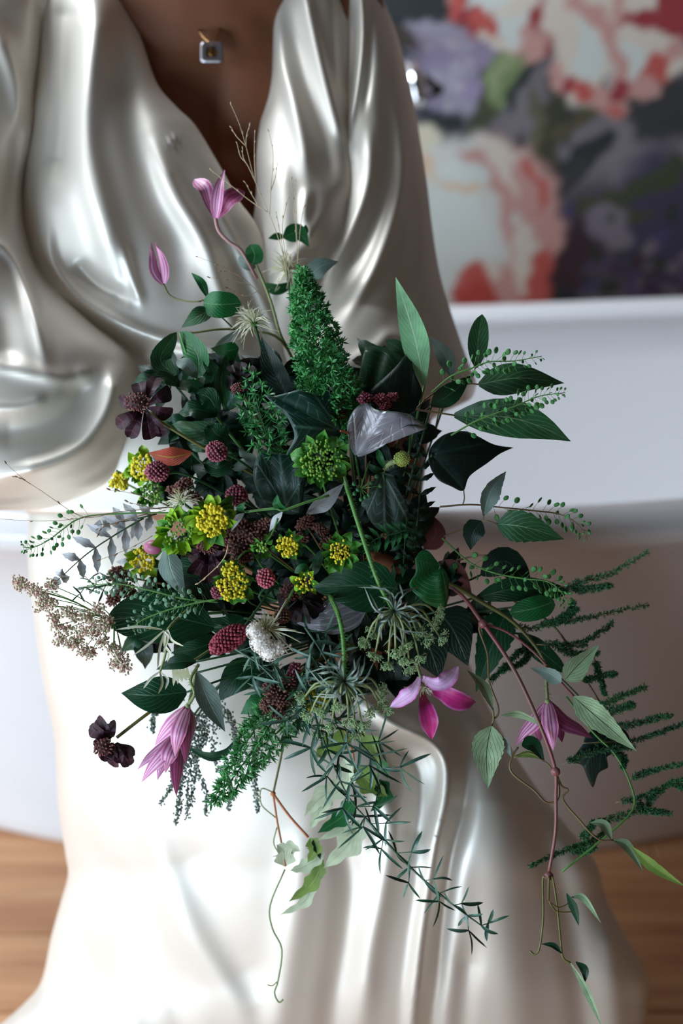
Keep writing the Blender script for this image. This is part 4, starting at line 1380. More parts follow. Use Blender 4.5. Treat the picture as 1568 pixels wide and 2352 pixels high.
# left oval-leaf branch
t_ = plant('variegated_branch', 'branch of wavy dark leaves with paler edges left of the foxtail fern', 'foliage', 560, 1010, 1.225)
stem(t_, [(600, 1080, 1.25), (530, 1000, 1.225), (480, 930, 1.22), (445, 860, 1.225), (412, 764, 1.235)], [3.5, 2.2], 'stem_green')
for pth, w_, mm, ro, wv in (
        ([(404, 862, 1.23), (368, 825, 1.235), (405, 763, 1.24)], 50, 'leaf_bay', 10, 0),
        ([(455, 868, 1.228), (452, 815, 1.225), (414, 762, 1.238)], 64, 'leaf_mid', -25, .05),
        ([(452, 868, 1.222), (430, 840, 1.215), (404, 830, 1.22)], 34, 'leaf_grey', 20, .1),
        ([(412, 888, 1.22), (375, 868, 1.212), (335, 902, 1.215)], 34, 'leaf_bay', 30, .25),
        ([(470, 905, 1.225), (440, 885, 1.215), (405, 890, 1.22)], 36, 'leaf_dark', -20, .25),
        ([(470, 905, 1.225), (490, 860, 1.22), (468, 820, 1.225)], 36, 'leaf_dark', 20, .2),
        ([(500, 950, 1.22), (480, 915, 1.214), (450, 905, 1.218)], 50, 'leaf_dark', 10, .2),
        ([(500, 955, 1.22), (452, 940, 1.212), (410, 948, 1.218)], 44, 'leaf_dark', 25, .25),
        ([(520, 985, 1.22), (462, 990, 1.21), (395, 975, 1.216)], 50, 'leaf_bay', -20, .25),
        ([(525, 990, 1.22), (480, 1020, 1.212), (430, 1020, 1.22)], 46, 'leaf_dark', 20, .25),
        ([(515, 945, 1.222), (545, 900, 1.214), (530, 850, 1.22)], 40, 'leaf_dark', -15, .25),
        ([(520, 940, 1.22), (508, 880, 1.212), (520, 815, 1.22)], 40, 'leaf_bay', 35, .25),
        ([(530, 1010, 1.218), (500, 1000, 1.205), (478, 975, 1.21)], 54, 'leaf_dark', 15, .2),
        ([(550, 1030, 1.218), (570, 1060, 1.21), (530, 1075, 1.215)], 34, 'leaf_grey', -30, .35),
        ([(545, 1040, 1.22), (505, 1075, 1.21), (470, 1065, 1.215)], 44, 'leaf_dark', 10, .3)):
    blade(t_, pth, w_, mm, 'ellip', roll=ro, wave=wv, fold=.2, waves=2)

# clematis vine leaves at the upper left
t_ = plant('clematis_foliage', 'green clematis leaves and stem beneath the fluffy seed heads at top left', 'foliage', 646, 783, 1.25)
stem(t_, [(700, 880, 1.26), (646, 783, 1.25), (584, 760, 1.25), (508, 756, 1.25), (447, 764, 1.25), (420, 762, 1.25)], [3.5, 2.2], 'stem_olive')
stem(t_, [(660, 800, 1.255), (642, 764, 1.25), (619, 684, 1.265), (588, 607, 1.27)], [4, 3.2], 'stem_pale')
stem(t_, [(665, 800, 1.255), (672, 720, 1.28), (668, 640, 1.3)], 3, 'stem_pale')
stem(t_, [(540, 758, 1.25), (500, 720, 1.245), (470, 692, 1.245), (462, 690, 1.245)], 2, 'stem_olive')
for pth, w_, mm, ro, shp in (
        ([(468, 695, 1.24), (505, 700, 1.232), (554, 697, 1.24)], 62, 'leaf_mid', 0, 'round'),
        ([(484, 712, 1.24), (452, 728, 1.234), (416, 753, 1.24)], 44, 'leaf_bay', 25, 'ovate'),
        ([(478, 686, 1.245), (462, 650, 1.24), (439, 626, 1.245)], 22, 'leaf_mid', 20, 'lance'),
        ([(548, 800, 1.24), (520, 806, 1.236), (483, 800, 1.24)], 46, 'leaf_mid', -25, 'ovate'),
        ([(545, 758, 1.245), (510, 790, 1.24), (484, 810, 1.245)], 22, 'leaf_grey', 20, 'lance'),
        ([(580, 606, 1.268), (584, 585, 1.266), (574, 562, 1.27)], 42, 'leaf_mid', 0, 'round'),
        ([(590, 606, 1.275), (570, 604, 1.273), (547, 592, 1.278)], 34, 'leaf_grey', -20, 'round'),
        ([(604, 652, 1.3), (636, 664, 1.3), (675, 650, 1.3)], 30, 'leaf_mid', 30, 'ellip'),
        ([(703, 640, 1.275), (735, 612, 1.27), (777, 601, 1.275)], 46, 'leaf_grey', 10, 'ovate'),
        ([(650, 545, 1.3), (685, 535, 1.3), (710, 567, 1.3)], 44, 'leaf_mid', 0, 'ovate'),
        ([(655, 545, 1.3), (635, 543, 1.3), (615, 548, 1.3)], 18, 'leaf_mid', 0, 'lance'),
        ([(690, 545, 1.3), (700, 530, 1.3), (702, 515, 1.3)], 18, 'leaf_mid', 0, 'lance')):
    blade(t_, pth, w_, mm, shp, roll=ro, fold=.15)

# ------------------------------------------------------------------ foxtail ferns
foxtail('tall conical foxtail fern plume standing at the top of the bouquet', [(694, 619, 1.222), (704, 690, 1.212), (722, 770, 1.205), (745, 860, 1.205), (772, 940, 1.21), (800, 1000, 1.24)], [8, 36, 54, 70, 68, 20], 760, L_=17, w_=4.6, per=8)
foxtail('foxtail fern frond pointing down left below the brown seed cluster', [(488, 1845, 1.19), (540, 1780, 1.185), (590, 1710, 1.19), (640, 1640, 1.205), (700, 1580, 1.23)], [4, 30, 48, 56, 36], 250, L_=24, w_=4.2, m='needle', per=7, spread=.7)
foxtail('small foxtail fern tuft over the near-black cosmos', [(575, 850, 1.205), (590, 920, 1.196), (610, 990, 1.2), (640, 1060, 1.23)], [8, 46, 52, 20], 80, L_=19, w_=4.2, per=7, m='needle')
foxtail('fine fern tuft beside the carrot umbel at the lower centre', [(560, 1500, 1.205), (620, 1540, 1.195), (700, 1580, 1.2), (760, 1560, 1.23)], [8, 24, 34, 20], 40, L_=26, w_=3.2, m='needle_dark', per=5, spread=.9)

# ------------------------------------------------------------------ peppergrass sprays
peppergrass('peppergrass spray highest on the right, in front of the upper oval leaf', [(990, 902), (1036, 864), (1085, 845), (1124, 831), (1181, 829), (1244, 818)], (1.2, 1.19), 46)
peppergrass('peppergrass spray lying over the larger oval leaf on the right', [(1035, 1000), (1093, 967), (1143, 948), (1192, 929), (1238, 910), (1298, 902)], (1.195, 1.18), 60)
peppergrass('thin peppergrass spray silhouetted on the bath above its rim', [(1010, 1164), (1080, 1159), (1147, 1165), (1226, 1173), (1285, 1181), (1324, 1202), (1348, 1234)], (1.215, 1.195), 38, sm='stem_brown', start=.3)
peppergrass('arching peppergrass spray with a bent tip low on the right', [(1015, 1236), (1080, 1293), (1139, 1317), (1202, 1329), (1257, 1336), (1289, 1360), (1305, 1392)], (1.2, 1.18), 52)
peppergrass('peppergrass spray farthest to the left, drooping over white satin', [(430, 1178), (330, 1178), (230, 1182), (180, 1192), (145, 1215), (111, 1241), (77, 1257), (52, 1257)], (1.2, 1.19), 48, ped=22, pr=5.8, start=.35)
peppergrass('dense pale peppergrass spray above the big dark oval leaf', [(500, 1383), (421, 1375), (344, 1356), (268, 1341), (199, 1345)], (1.18, 1.19), 76, m='pod_pale', ped=22, pr=6.2)
peppergrass('pale peppergrass spray lying across the big dark oval leaf', [(500, 1376), (440, 1387), (383, 1402), (325, 1425), (305, 1445)], (1.178, 1.18), 52, m='pod_pale', ped=22, pr=6)

# ------------------------------------------------------------------ chocolate cosmos
cosmos('dark maroon cosmos at the far upper left of the bouquet', 331, 934, 1.195, [(318, 880), (274, 918), (268, 978), (297, 1004), (347, 1008), (374, 1000), (394, 952), (392, 896), (360, 864, 1.215)], 40, core=(316, 924), cr=26, stemp=[(345, 945, 1.2), (372, 970, 1.2), (466, 1027, 1.205), (640, 1120, 1.24)])
cosmos('near-black cosmos in shade left of the foxtail fern plume', 551, 880, 1.212, [(530, 840), (552, 832), (575, 840), (586, 866), (524, 875), (540, 906), (570, 905)], 34, m='black_petal', core=(545, 892), cr=12, stemp=[(551, 890, 1.215), (600, 980, 1.24)])
cosmos('maroon cosmos half hidden under the yellow umbel on the left', 480, 1262, 1.2, [(432, 1278), (445, 1318), (478, 1336), (508, 1326), (516, 1290)], 50, core=(478, 1252), cr=22, stemp=[(490, 1262, 1.21), (600, 1320, 1.25)])
cosmos('black cosmos in deep shade below the smooth central leaf', 690, 1370, 1.205, [(650, 1340), (640, 1385), (668, 1425), (700, 1430), (735, 1410), (738, 1375), (700, 1330)], 46, m='black_petal', core=(668, 1360), cr=22, stemp=[(690, 1370, 1.21), (760, 1400, 1.25)])
cosmos('maroon cosmos seen side-on at the far lower left', 262, 1700, 1.19, [(205, 1672), (222, 1652), (250, 1662), (214, 1706, 1.18), (236, 1748, 1.18), (262, 1762), (280, 1752, 1.18), (298, 1758), (306, 1738, 1.2)], 34, core=(238, 1716), cr=22, stemp=[(268, 1694, 1.192), (335, 1642, 1.195), (420, 1580, 1.215)])

# ------------------------------------------------------------------ burnet heads
for lab, x, y_, d_, rx, ry, an, m_, n_, fs, st, sm_ in (
        ('round maroon burnet head under the wavy leaves', 497, 1037, 1.18, 24, 21, 20, 'burnet', 110, 3.6, [(515, 1040, 1.182), (560, 1065, 1.2), (640, 1130, 1.24)], 'stem_dark'),
        ('round maroon burnet head by the red autumn leaf', 361, 1083, 1.185, 26, 21, 10, 'burnet', 110, 3.8, [(380, 1086, 1.187), (440, 1095, 1.2), (600, 1180, 1.25)], 'stem_dark'),
        ('round maroon burnet head above the yellow umbel', 544, 1138, 1.18, 22, 22, 60, 'burnet', 100, 3.8, [(550, 1145, 1.19), (640, 1200, 1.25)], 'stem_dark'),
        ('smallest burnet head beside the lower yellow umbel', 500, 1360, 1.17, 14, 14, 0, 'burnet', 60, 3.0, [(512, 1362, 1.172), (560, 1370, 1.18), (590, 1392, 1.19), (700, 1420, 1.25)], 'stem_dark'),
        ('bright pink burnet head at the centre of the bouquet', 610, 1328, 1.168, 21, 19, 70, 'burnet_pink', 90, 3.8, [(612, 1345, 1.172), (600, 1380, 1.18), (700, 1430, 1.25)], 'stem_dark'),
        ('brownish burnet head above the white scabious', 648, 1414, 1.172, 17, 16, 60, 'brown_floret', 80, 3.2, [(650, 1400, 1.175), (680, 1345, 1.18), (720, 1300, 1.22)], 'stem_green'),
        ('long crimson burnet spike left of the white scabious', 524, 1468, 1.165, 46, 24, -33, 'burnet_red', 190, 4.4, [(560, 1440, 1.168), (590, 1400, 1.172), (640, 1345, 1.19), (720, 1400, 1.25)], 'stem_dark')):
    t_ = plant('burnet', lab, 'flower', x, y_, d_)
    floret_ball(t_, x, y_, d_, rx, ry, m_, n_, fs, an)
    stem(t_, st, 3.0 if rx > 15 else 2, sm_)

# ------------------------------------------------------------------ thoroughwax (lime bracts, yellow florets)
for lab, x, y_, d_, r_, nb_, m_, fm_, nf_, fr_, fs_, st in (
        ('green thoroughwax cluster with pointed bracts on the hairy stem top', 735, 1058, 1.165, 60, 26, 'lime_dark', 'green_floret', 70, .8, 3.6, [(735, 1075, 1.17), (750, 1140, 1.2), TIE]),
        ('largest yellow thoroughwax umbel on the left', 487, 1195, 1.17, 56, 20, 'lime', 'yellow', 90, .66, 4.6, [(500, 1200, 1.175), (600, 1260, 1.22), TIE]),
        ('lime bracts in bud left of the largest yellow umbel', 410, 1222, 1.175, 52, 26, 'lime', 'green_floret', 24, .7, 3.4, [(430, 1220, 1.18), (560, 1260, 1.24), TIE]),
        ('lower yellow thoroughwax umbel above the crimson burnet spike', 535, 1345, 1.172, 44, 14, 'lime_dark', 'yellow', 60, .85, 3.8, [(545, 1345, 1.176), (640, 1380, 1.24), TIE]),
        ('small yellow umbel touching the lower yellow one from above', 528, 1305, 1.172, 26, 8, 'lime_dark', 'yellow', 18, .7, 3.8, [(535, 1300, 1.176), (575, 1265, 1.18), (640, 1340, 1.24), TIE]),
        ('yellow thoroughwax umbel above the bright pink burnet', 660, 1255, 1.17, 34, 12, 'lime_dark', 'yellow', 34, .75, 3.8, [(675, 1250, 1.174), (720, 1270, 1.19), TIE]),
        ('spiky green umbel left of the upper hairy stem', 780, 1268, 1.17, 44, 16, 'lime_dark', 'yellow', 34, .6, 3.0, [(770, 1280, 1.175), (790, 1350, 1.22), TIE]),
        ('green thoroughwax buds right of the brown seed cluster', 603, 1258, 1.168, 28, 9, 'lime_dark', 'green_floret', 8, .5, 3.4, [(610, 1240, 1.172), (638, 1195, 1.18)]),
        ('small green thoroughwax buds above the black cosmos', 700, 1338, 1.17, 30, 9, 'lime', 'yellow', 14, .8, 3.2, [(700, 1330, 1.175), (720, 1290, 1.19)]),
        ('blurred lime green umbel left of the red autumn leaf', 328, 1075, 1.245, 40, 16, 'lime', 'yellow', 40, .8, 4.5, [(345, 1080, 1.25), (450, 1160, 1.27)]),
        ('farthest left blurred yellow umbel in front of the sleeve', 273, 1106, 1.255, 26, 10, 'lime', 'yellow', 30, .8, 4.5, [(285, 1108, 1.26), (400, 1170, 1.27)]),
        ('shaded lime umbel under the left burnet head', 345, 1135, 1.24, 32, 12, 'lime_dark', 'green_floret', 20, .8, 4, [(360, 1140, 1.245), (450, 1190, 1.27)]),
        ('blurred yellow green umbel behind the pink bud', 328, 1288, 1.235, 42, 14, 'lime', 'yellow', 26, .7, 4.5, [(345, 1290, 1.24), (480, 1340, 1.26)]),
        ('yellow umbel glimpsed through the lower carrot umbel', 728, 1604, 1.205, 36, 10, 'lime_dark', 'yellow', 30, .9, 4.2, [(740, 1590, 1.21), (800, 1520, 1.26)])):
    t_ = plant('thoroughwax', lab, 'flower', x, y_, d_)
    bupleurum(t_, x, y_, d_, r_, nb_, m_, fm_, nf_, fr_, fs_)
    stem(t_, st, 2.4, 'stem_green')

# thoroughwax stem with clasping leaves across the middle
t_ = plant('thoroughwax', 'green stem with two clasping pointed leaves crossing above the centre', 'foliage', 755, 1140, 1.17)
stem(t_, [(755, 1138, 1.175), (700, 1155, 1.168), (650, 1172, 1.165), (630, 1168, 1.165), (562, 1176, 1.168)], 3, 'stem_green')
stem(t_, [(638, 1190, 1.165), (625, 1225, 1.168), (612, 1245, 1.17)], 2.4, 'stem_green')
blade(t_, [(652, 1172, 1.168), (638, 1155, 1.16), (636, 1136, 1.162)], 28, 'leaf_mid', 'ovate', roll=-40, fold=.4)
blade(t_, [(648, 1176, 1.170), (632, 1195, 1.168), (618, 1222, 1.17)], 24, 'leaf_silver', 'lance', roll=40)
blade(t_, [(562, 1176, 1.170), (556, 1165, 1.162), (562, 1152, 1.165)], 28, 'leaf_mid', 'ovate', roll=-50, fold=.4)
blade(t_, [(560, 1178, 1.171), (545, 1192, 1.168), (530, 1222, 1.172)], 22, 'leaf_silver', 'lance', roll=40)
blade(t_, [(740, 1262, 1.182), (728, 1290, 1.176), (722, 1320, 1.18)], 26, 'leaf_dark', 'ellip', roll=20)
blade(t_, [(712, 1310, 1.178), (695, 1305, 1.172), (676, 1316, 1.176)], 22, 'leaf_mid', 'ellip')

# ------------------------------------------------------------------ clematis flowers
t_ = plant('clematis_flower', 'open pink clematis star with four spread petals at the lower right', 'flower', 965, 1552, 1.165)
blade(t_, [(966, 1556, 1.168), (1005, 1572, 1.155), (1032, 1556, 1.158), (1052, 1530, 1.168)], 42, 'sepal_pale', 'petal', 'petal', roll=-18, fold=.15, wave=.08)
blade(t_, [(963, 1556, 1.168), (948, 1588, 1.158), (926, 1606, 1.160), (896, 1624, 1.17)], 40, 'sepal_pale', 'petal', 'petal', roll=28, fold=.25, wave=.1)
blade(t_, [(970, 1590, 1.170), (976, 1625, 1.158), (985, 1660, 1.160), (991, 1697, 1.17)], 44, 'sepal_mag', 'petal', 'petal', roll=-35, roll2=10, fold=.3, wave=.1)
blade(t_, [(985, 1582, 1.172), (1020, 1594, 1.162), (1058, 1612, 1.162), (1093, 1613, 1.172)], 46, 'sepal_mag', 'petal', 'petal', roll=10, fold=.15, wave=.1)
stem(t_, [(955, 1510, 1.18), (960, 1535, 1.172), (966, 1556, 1.167)], [4, 3.4], 'stem_pale')
tuft_head(t_, 974, 1574, 1.166, 28, 90, 'cream', .1, (.35, .9), 1.1, 'stamens')

t_ = plant('clematis_flower', 'upright pink clematis bell near the neckline at top left', 'flower', 493, 497, 1.27)
blade(t_, [(495, 500, 1.272), (478, 462, 1.264), (468, 432, 1.262), (446, 412, 1.275)], 42, 'sepal', 'flare', 'petal', roll=25, fold=.3)
blade(t_, [(498, 500, 1.276), (515, 478, 1.276), (530, 455, 1.272), (562, 440, 1.28)], 44, 'sepal_dark', 'flare', 'petal', roll=-20, fold=.3)
blade(t_, [(495, 500, 1.268), (498, 460, 1.258), (504, 425, 1.258), (516, 390, 1.27)], 30, 'sepal', 'bell', 'petal', roll=-10, fold=.35)
blade(t_, [(497, 500, 1.28), (505, 462, 1.286), (500, 440, 1.286), (490, 425, 1.285)], 44, 'sepal_dark', 'bell', 'petal', fold=.3)
stem(t_, [(494, 497, 1.27), (502, 530, 1.268), (525, 555, 1.266), (554, 576, 1.268), (590, 640, 1.27)], [4.5, 3.8], 'stem_pink')

t_ = plant('clematis_bud', 'slim closed pink clematis bud in front of the satin at far left', 'flower', 375, 650, 1.26)
for k in range(4):
    a = (k + .5) * math.pi / 2
    ox, od = math.cos(a) * 13, math.sin(a) * .006
    blade(t_, [(375, 652, 1.26), (366 + ox, 622, 1.26 + od), (360 + ox * .9, 590, 1.26 + od), (350 + ox * .6 + (k % 2) * 3, 556 + 10 * (k // 2), 1.262 + od * .3)], 27, 'sepal' if k != 0 else 'sepal_dark', 'bell', 'petal', roll=-math.cos(a) * 50, fold=-.35)
stem(t_, [(375, 652, 1.26), (392, 680, 1.258), (430, 692, 1.25), (462, 692, 1.245)], [2.2, 1.8], 'stem_olive')


def bell(label, base, tips, d, stemp, sm='stem_pale', wd=46):
    t_ = plant('clematis_flower', label, 'flower', base[0], base[1], d)
    for (mx, my, tx, ty, w_, m_, ro, dz) in tips:
        blade(t_, [(base[0], base[1], d), (mx, my, d - dz), ((mx + tx) / 2 + (mx - base[0]) * .1, (my + ty) / 2, d - dz * .9), (tx, ty, d - dz * .2)], w_, m_, 'bell', 'petal', roll=ro, fold=-.18, ns=9, nt=15)
    mb = MB()
    ball(mb, W(base[0], base[1], d), 7 / F * d, 8, 5)
    mb.build('receptacle', M[sm], t_)
    stem(t_, stemp, [3.6, 4.2], sm, hairs=40)
    return t_


bell('nodding striped clematis bell in front of the dark pointed leaf', (431, 1622), [
    (398, 1655, 355, 1713, 40, 'sepal', 32, .010), (428, 1672, 427, 1756, 40, 'sepal_dark', -30, .008), (412, 1672, 402, 1738, 38, 'sepal', 4, .016), (445, 1655, 436, 1715, 34, 'sepal_dark', -60, .0)],
     1.178, [(456, 1526, 1.19), (437, 1562, 1.182), (447, 1592, 1.178), (431, 1622, 1.178)])
bell('lower striped clematis bell tucked under the nodding one', (415, 1678), [
    (372, 1715, 315, 1768, 28, 'sepal', 30, .006), (378, 1728, 325, 1797, 36, 'sepal', 10, .012), (385, 1735, 361, 1792, 30, 'sepal', 0, .004), (408, 1752, 405, 1829, 36, 'sepal_dark', -25, .008), (392, 1725, 380, 1775, 40, 'sepal', -5, .014)],
     1.196, [(452, 1530, 1.205), (440, 1590, 1.205), (425, 1650, 1.2), (415, 1678, 1.196)])
bell('hanging striped clematis bell crossed by the wine red vine', (1257, 1611), [
    (1228, 1655, 1181, 1714, 38, 'sepal', 30, .004), (1262, 1660, 1270, 1724, 40, 'sepal', 0, .014), (1292, 1655, 1360, 1695, 44, 'sepal_dark', -35, .004), (1240, 1665, 1240, 1705, 36, 'sepal_dark', 20, -.010), (1278, 1662, 1290, 1705, 34, 'sepal_dark', -20, -.008)],
     1.195, [(1254, 1545, 1.205), (1255, 1580, 1.2), (1257, 1611, 1.195)], wd=40)

# ------------------------------------------------------------------ wine-red clematis vine trailing down on the right
t_ = plant('clematis_vine', 'long wine red clematis vine trailing down the right side with leaves and tendrils', 'vine', 1041, 1352, 1.2)
main = [(940, 1330, 1.25), (1041, 1352, 1.2), (1108, 1431, 1.185), (1163, 1510, 1.18), (1202, 1581, 1.178), (1250, 1691, 1.176), (1275, 1770, 1.18), (1276, 1832, 1.182), (1275, 1912, 1.186), (1259, 2009, 1.19)]
stem(t_, main, [3.5, 5, 4.6, 4, 3.6], 'stem_red', hairs=0, sides=8)
for (x, y_, d_, r_) in ((1108, 1433, 1.184, 11), (1275, 1772, 1.18, 12), (1260, 2012, 1.19, 11)):
    mb = MB()
    ball(mb, W(x, y_, d_), r_ / F * d_, 10, 7, sc=(1, .8, 1))
    mb.build('node', M['stem_red'], t_)
for pth, r_, m_ in (
        ([(1108, 1433), (1100, 1446), (1119, 1502), (1123, 1565), (1143, 1622), (1141, 1645), (1130, 1650)], 2.6, 'stem_brown'),
        ([(1131, 1628), (1133, 1650), (1128, 1668)], 2.4, 'stem_brown'),
        ([(1108, 1433), (1163, 1451), (1226, 1498), (1289, 1569), (1318, 1600)], 3, 'stem_red'),
        ([(1276, 1780), (1284, 1812), (1279, 1837), (1254, 1843), (1225, 1814), (1181, 1781), (1170, 1759), (1178, 1734), (1190, 1716)], 2.4, 'stem_brown'),
        ([(1278, 1780), (1290, 1806), (1304, 1814), (1292, 1832), (1304, 1854), (1330, 1883), (1355, 1912), (1380, 1930), (1408, 1930)], 2.4, 'stem_brown'),
        ([(1250, 2012), (1246, 2024), (1247, 2107), (1239, 2175), (1228, 2192), (1216, 2184)], 2.4, 'stem_olive'),
        ([(1268, 2014), (1272, 2034), (1279, 2082), (1286, 2151), (1292, 2198), (1310, 2212)], 2.4, 'stem_olive'),
        ([(1260, 2014), (1259, 2040), (1259, 2068)], 2.8, 'stem_olive'),
        ([(1260, 2070), (1280, 2084), (1300, 2078), (1312, 2066)], 1.6, 'stem_olive'),
        ([(1262, 2074), (1276, 2092), (1300, 2095), (1320, 2092)], 1.6, 'stem_olive'),
        ([(1180, 1740), (1215, 1728), (1255, 1752), (1266, 1766)], 1.6, 'stem_brown')):
    stem(t_, D3(pth, (1.185, 1.19)), r_, m_, name='tendril')
for pth, w_, m_, ro, te, lab in (
        ([(1131, 1628), (1110, 1580), (1072, 1538)], 30, 'leaf_vine', 30, 6, None),
        ([(1151, 1642), (1195, 1640), (1266, 1677)], 24, 'leaf_vine', 45, 6, None),
        ([(1128, 1668), (1118, 1730), (1120, 1812)], 78, 'leaf_vine', -6, 9, None),
        ([(1138, 1682), (1160, 1705), (1174, 1740)], 26, 'leaf_grey', 40, 5, None),
        ([(1297, 1562), (1325, 1530), (1377, 1479)], 60, 'leaf_vine', 20, 9, None),
        ([(1288, 1568), (1262, 1548), (1216, 1533)], 38, 'leaf_grey', -20, 7, None),
        ([(1317, 1600), (1375, 1650), (1462, 1726)], 64, 'leaf_vine', 12, 10, None),
        ([(1198, 1712), (1225, 1712), (1251, 1752)], 38, 'leaf_dark', -20, 0, 'dark green vine leaf'),
        ([(1180, 1738), (1215, 1732), (1250, 1745)], 16, 'leaf_olive', 0, 0, None),
        ([(1404, 1928), (1385, 1895), (1353, 1890)], 26, 'leaf_vine', 25, 0, None),
        ([(1408, 1930), (1440, 1945), (1476, 2001)], 26, 'leaf_vine', -20, 0, None),
        ([(1450, 1945), (1500, 1990), (1575, 2038)], 28, 'leaf_olive', 10, 7, None),
        ([(1310, 2212), (1340, 2262), (1362, 2310), (1384, 2362)], 18, 'leaf_vine', 20, 0, None),
        ([(1322, 2209), (1342, 2228), (1343, 2257)], 20, 'leaf_dark', 0, 0, 'dark green vine leaf'),
        ([(1290, 2190), (1270, 2172), (1242, 2168)], 14, 'leaf_dark', 20, 0, 'dark green vine leaf'),
        ([(1301, 2052), (1318, 2085), (1329, 2127)], 22, 'leaf_dark', 20, 5, 'dark green vine leaf'),
        ([(1312, 2060), (1340, 2062), (1381, 2122)], 18, 'leaf_vine', 25, 0, None),
        ([(1118, 1432), (1126, 1434), (1136, 1440)], 7, 'leaf_cream', 0, 0, None),
        ([(1102, 1440), (1104, 1452), (1108, 1460)], 7, 'leaf_cream', 0, 0, None)):
    blade(t_, D3(pth, (1.186, 1.188)), w_, m_, 'ovate' if w_ > 30 else 'lance', roll=ro, fold=.28, teeth=te, tooth=.10, label=lab)
stem(t_, D3([(1412, 1930), (1432, 1936), (1452, 1948)], 1.188), 1.8, 'stem_brown', name='tendril')
t_ = plant('green_runner', 'thin green runner stem curving past the black-green ivy leaf at lower right', 'vine', 1413, 1734, 1.235)
stem(t_, D3([(1300, 1600), (1360, 1680), (1413, 1734), (1448, 1803), (1452, 1861), (1380, 1930), (1290, 2002)], (1.24, 1.2)), [2.6, 2.2, 2.6], 'stem_green')
t_ = plant('brown_woody_stem', 'thick olive stem running right behind the wine red vine joint', 'stem', 1040, 1345, 1.22)
stem(t_, D3([(960, 1320), (1040, 1345), (1110, 1385), (1180, 1430), (1240, 1500), (1262, 1560)], (1.23, 1.225)), [6, 5, 3], 'stem_olive')
t_ = plant('red_node_stem', 'pale pink edged leaf stem under the toothed leaf twig', 'stem', 1090, 1275, 1.24)
stem(t_, D3([(1040, 1290), (1090, 1277), (1150, 1272)], 1.24), [3, 1.5], 'stem_pink')

# ------------------------------------------------------------------ feathery asparagus fern on the right
fern_br = [
    ('feathery fern branch reaching up past the lower right peppergrass', [[(1200, 1400), (1297, 1352), (1344, 1332), (1403, 1317), (1482, 1271)], [(1300, 1350), (1350, 1352), (1400, 1345)]], 12),
    ('feathery fern branch stretching right across the brown bath side', [[(1150, 1430), (1218, 1443), (1305, 1427), (1364, 1415), (1482, 1390)], [(1250, 1440), (1300, 1410), (1316, 1385)], [(1230, 1435), (1290, 1425), (1325, 1400)]], 8),
    ('feathery fern tuft above the pale veined vine leaf', [[(1230, 1480), (1297, 1482), (1344, 1474), (1403, 1435)], [(1260, 1470), (1310, 1500), (1370, 1500)]], 13),
    ('feathery fern branch right of the pale veined vine leaf', [[(1330, 1560), (1350, 1560), (1388, 1550), (1410, 1548)], [(1364, 1510), (1375, 1550), (1388, 1592)]], 9),
    ('bushy fern branch behind the long pale vine leaf', [[(1340, 1620), (1380, 1620), (1423, 1600), (1478, 1579)], [(1384, 1679), (1462, 1660), (1537, 1644)], [(1380, 1640), (1430, 1625), (1450, 1620)]], 13),
    ('fern branch running to the right edge below the long vine leaf', [[(1336, 1707), (1462, 1699), (1520, 1680), (1580, 1660)], [(1290, 1756), (1362, 1727), (1453, 1716)], [(1400, 1720), (1430, 1740), (1430, 1760)]], 9),
    ('fern branch at the right edge beside the green runner', [[(1440, 1790), (1500, 1770), (1580, 1752)], [(1413, 1843), (1471, 1832), (1520, 1810), (1580, 1785)], [(1470, 1835), (1475, 1860), (1530, 1868)]], 9),
    ('fern branch crossing the runner low on the right', [[(1355, 1897), (1410, 1880), (1471, 1861), (1536, 1868)], [(1480, 1860), (1500, 1830), (1540, 1800), (1570, 1812)]], 12),
    ('lowest fern branch left of the wine red vine tip', [[(1400, 1900), (1362, 1930), (1301, 1951), (1221, 1988)], [(1300, 1950), (1340, 1955), (1362, 1948)], [(1330, 1930), (1350, 1910), (1362, 1890)]], 10),
    ('dim fern branch in shade below the dark toothed leaf', [[(1230, 1480), (1190, 1500), (1130, 1560)], [(1220, 1490), (1200, 1520), (1155, 1540)]], 9),
]
for lab, brs, nl in fern_br:
    b0 = brs[0][0]
    t_ = plant('asparagus_fern_branch', lab, 'fern', b0[0], b0[1], 1.235)
    mb, ms = MB(), MB()
    for br in brs:
        P = WP(D3(br, (1.235, 1.225)))
        sc = 1.23 / F
        tube(ms, P, [1.8 * sc, .9 * sc], 5)
        C = interp(P, 60)
        T = nrm(np.gradient(C, axis=0))
        for i in range(4, 60):
            for q in range(3):
                v = nrm(np.cross(T[i], RNG.normal(size=3)))
                l = nl * sc * (1 - .5 * i / 60) * RNG.uniform(.5, 1.2)
                e = C[i] + (v + T[i] * 1.0) * l * .7
                tube(ms, [C[i], e], [.4 * sc, .25 * sc], 3, cap=False)
                for z in (.5, 1):
                    needles(mb, C[i] + (e - C[i]) * z, nrm(T[i] + v * .5), 3, 9 * sc, 1.9 * sc, .7)
    ms.build('stems', M['stem_brown'], t_)
    mb.build('needles', M['plumosa'], t_, smooth=False)['kind'] = 'stuff'
t_ = plant('fern_main_stem', 'brown main stem of the feathery fern rising over the bath side', 'stem', 1262, 1400, 1.24)
stem(t_, D3([(1180, 1380), (1250, 1420), (1300, 1475), (1345, 1560), (1385, 1630), (1400, 1700)], 1.238), [3, 2], 'stem_brown')

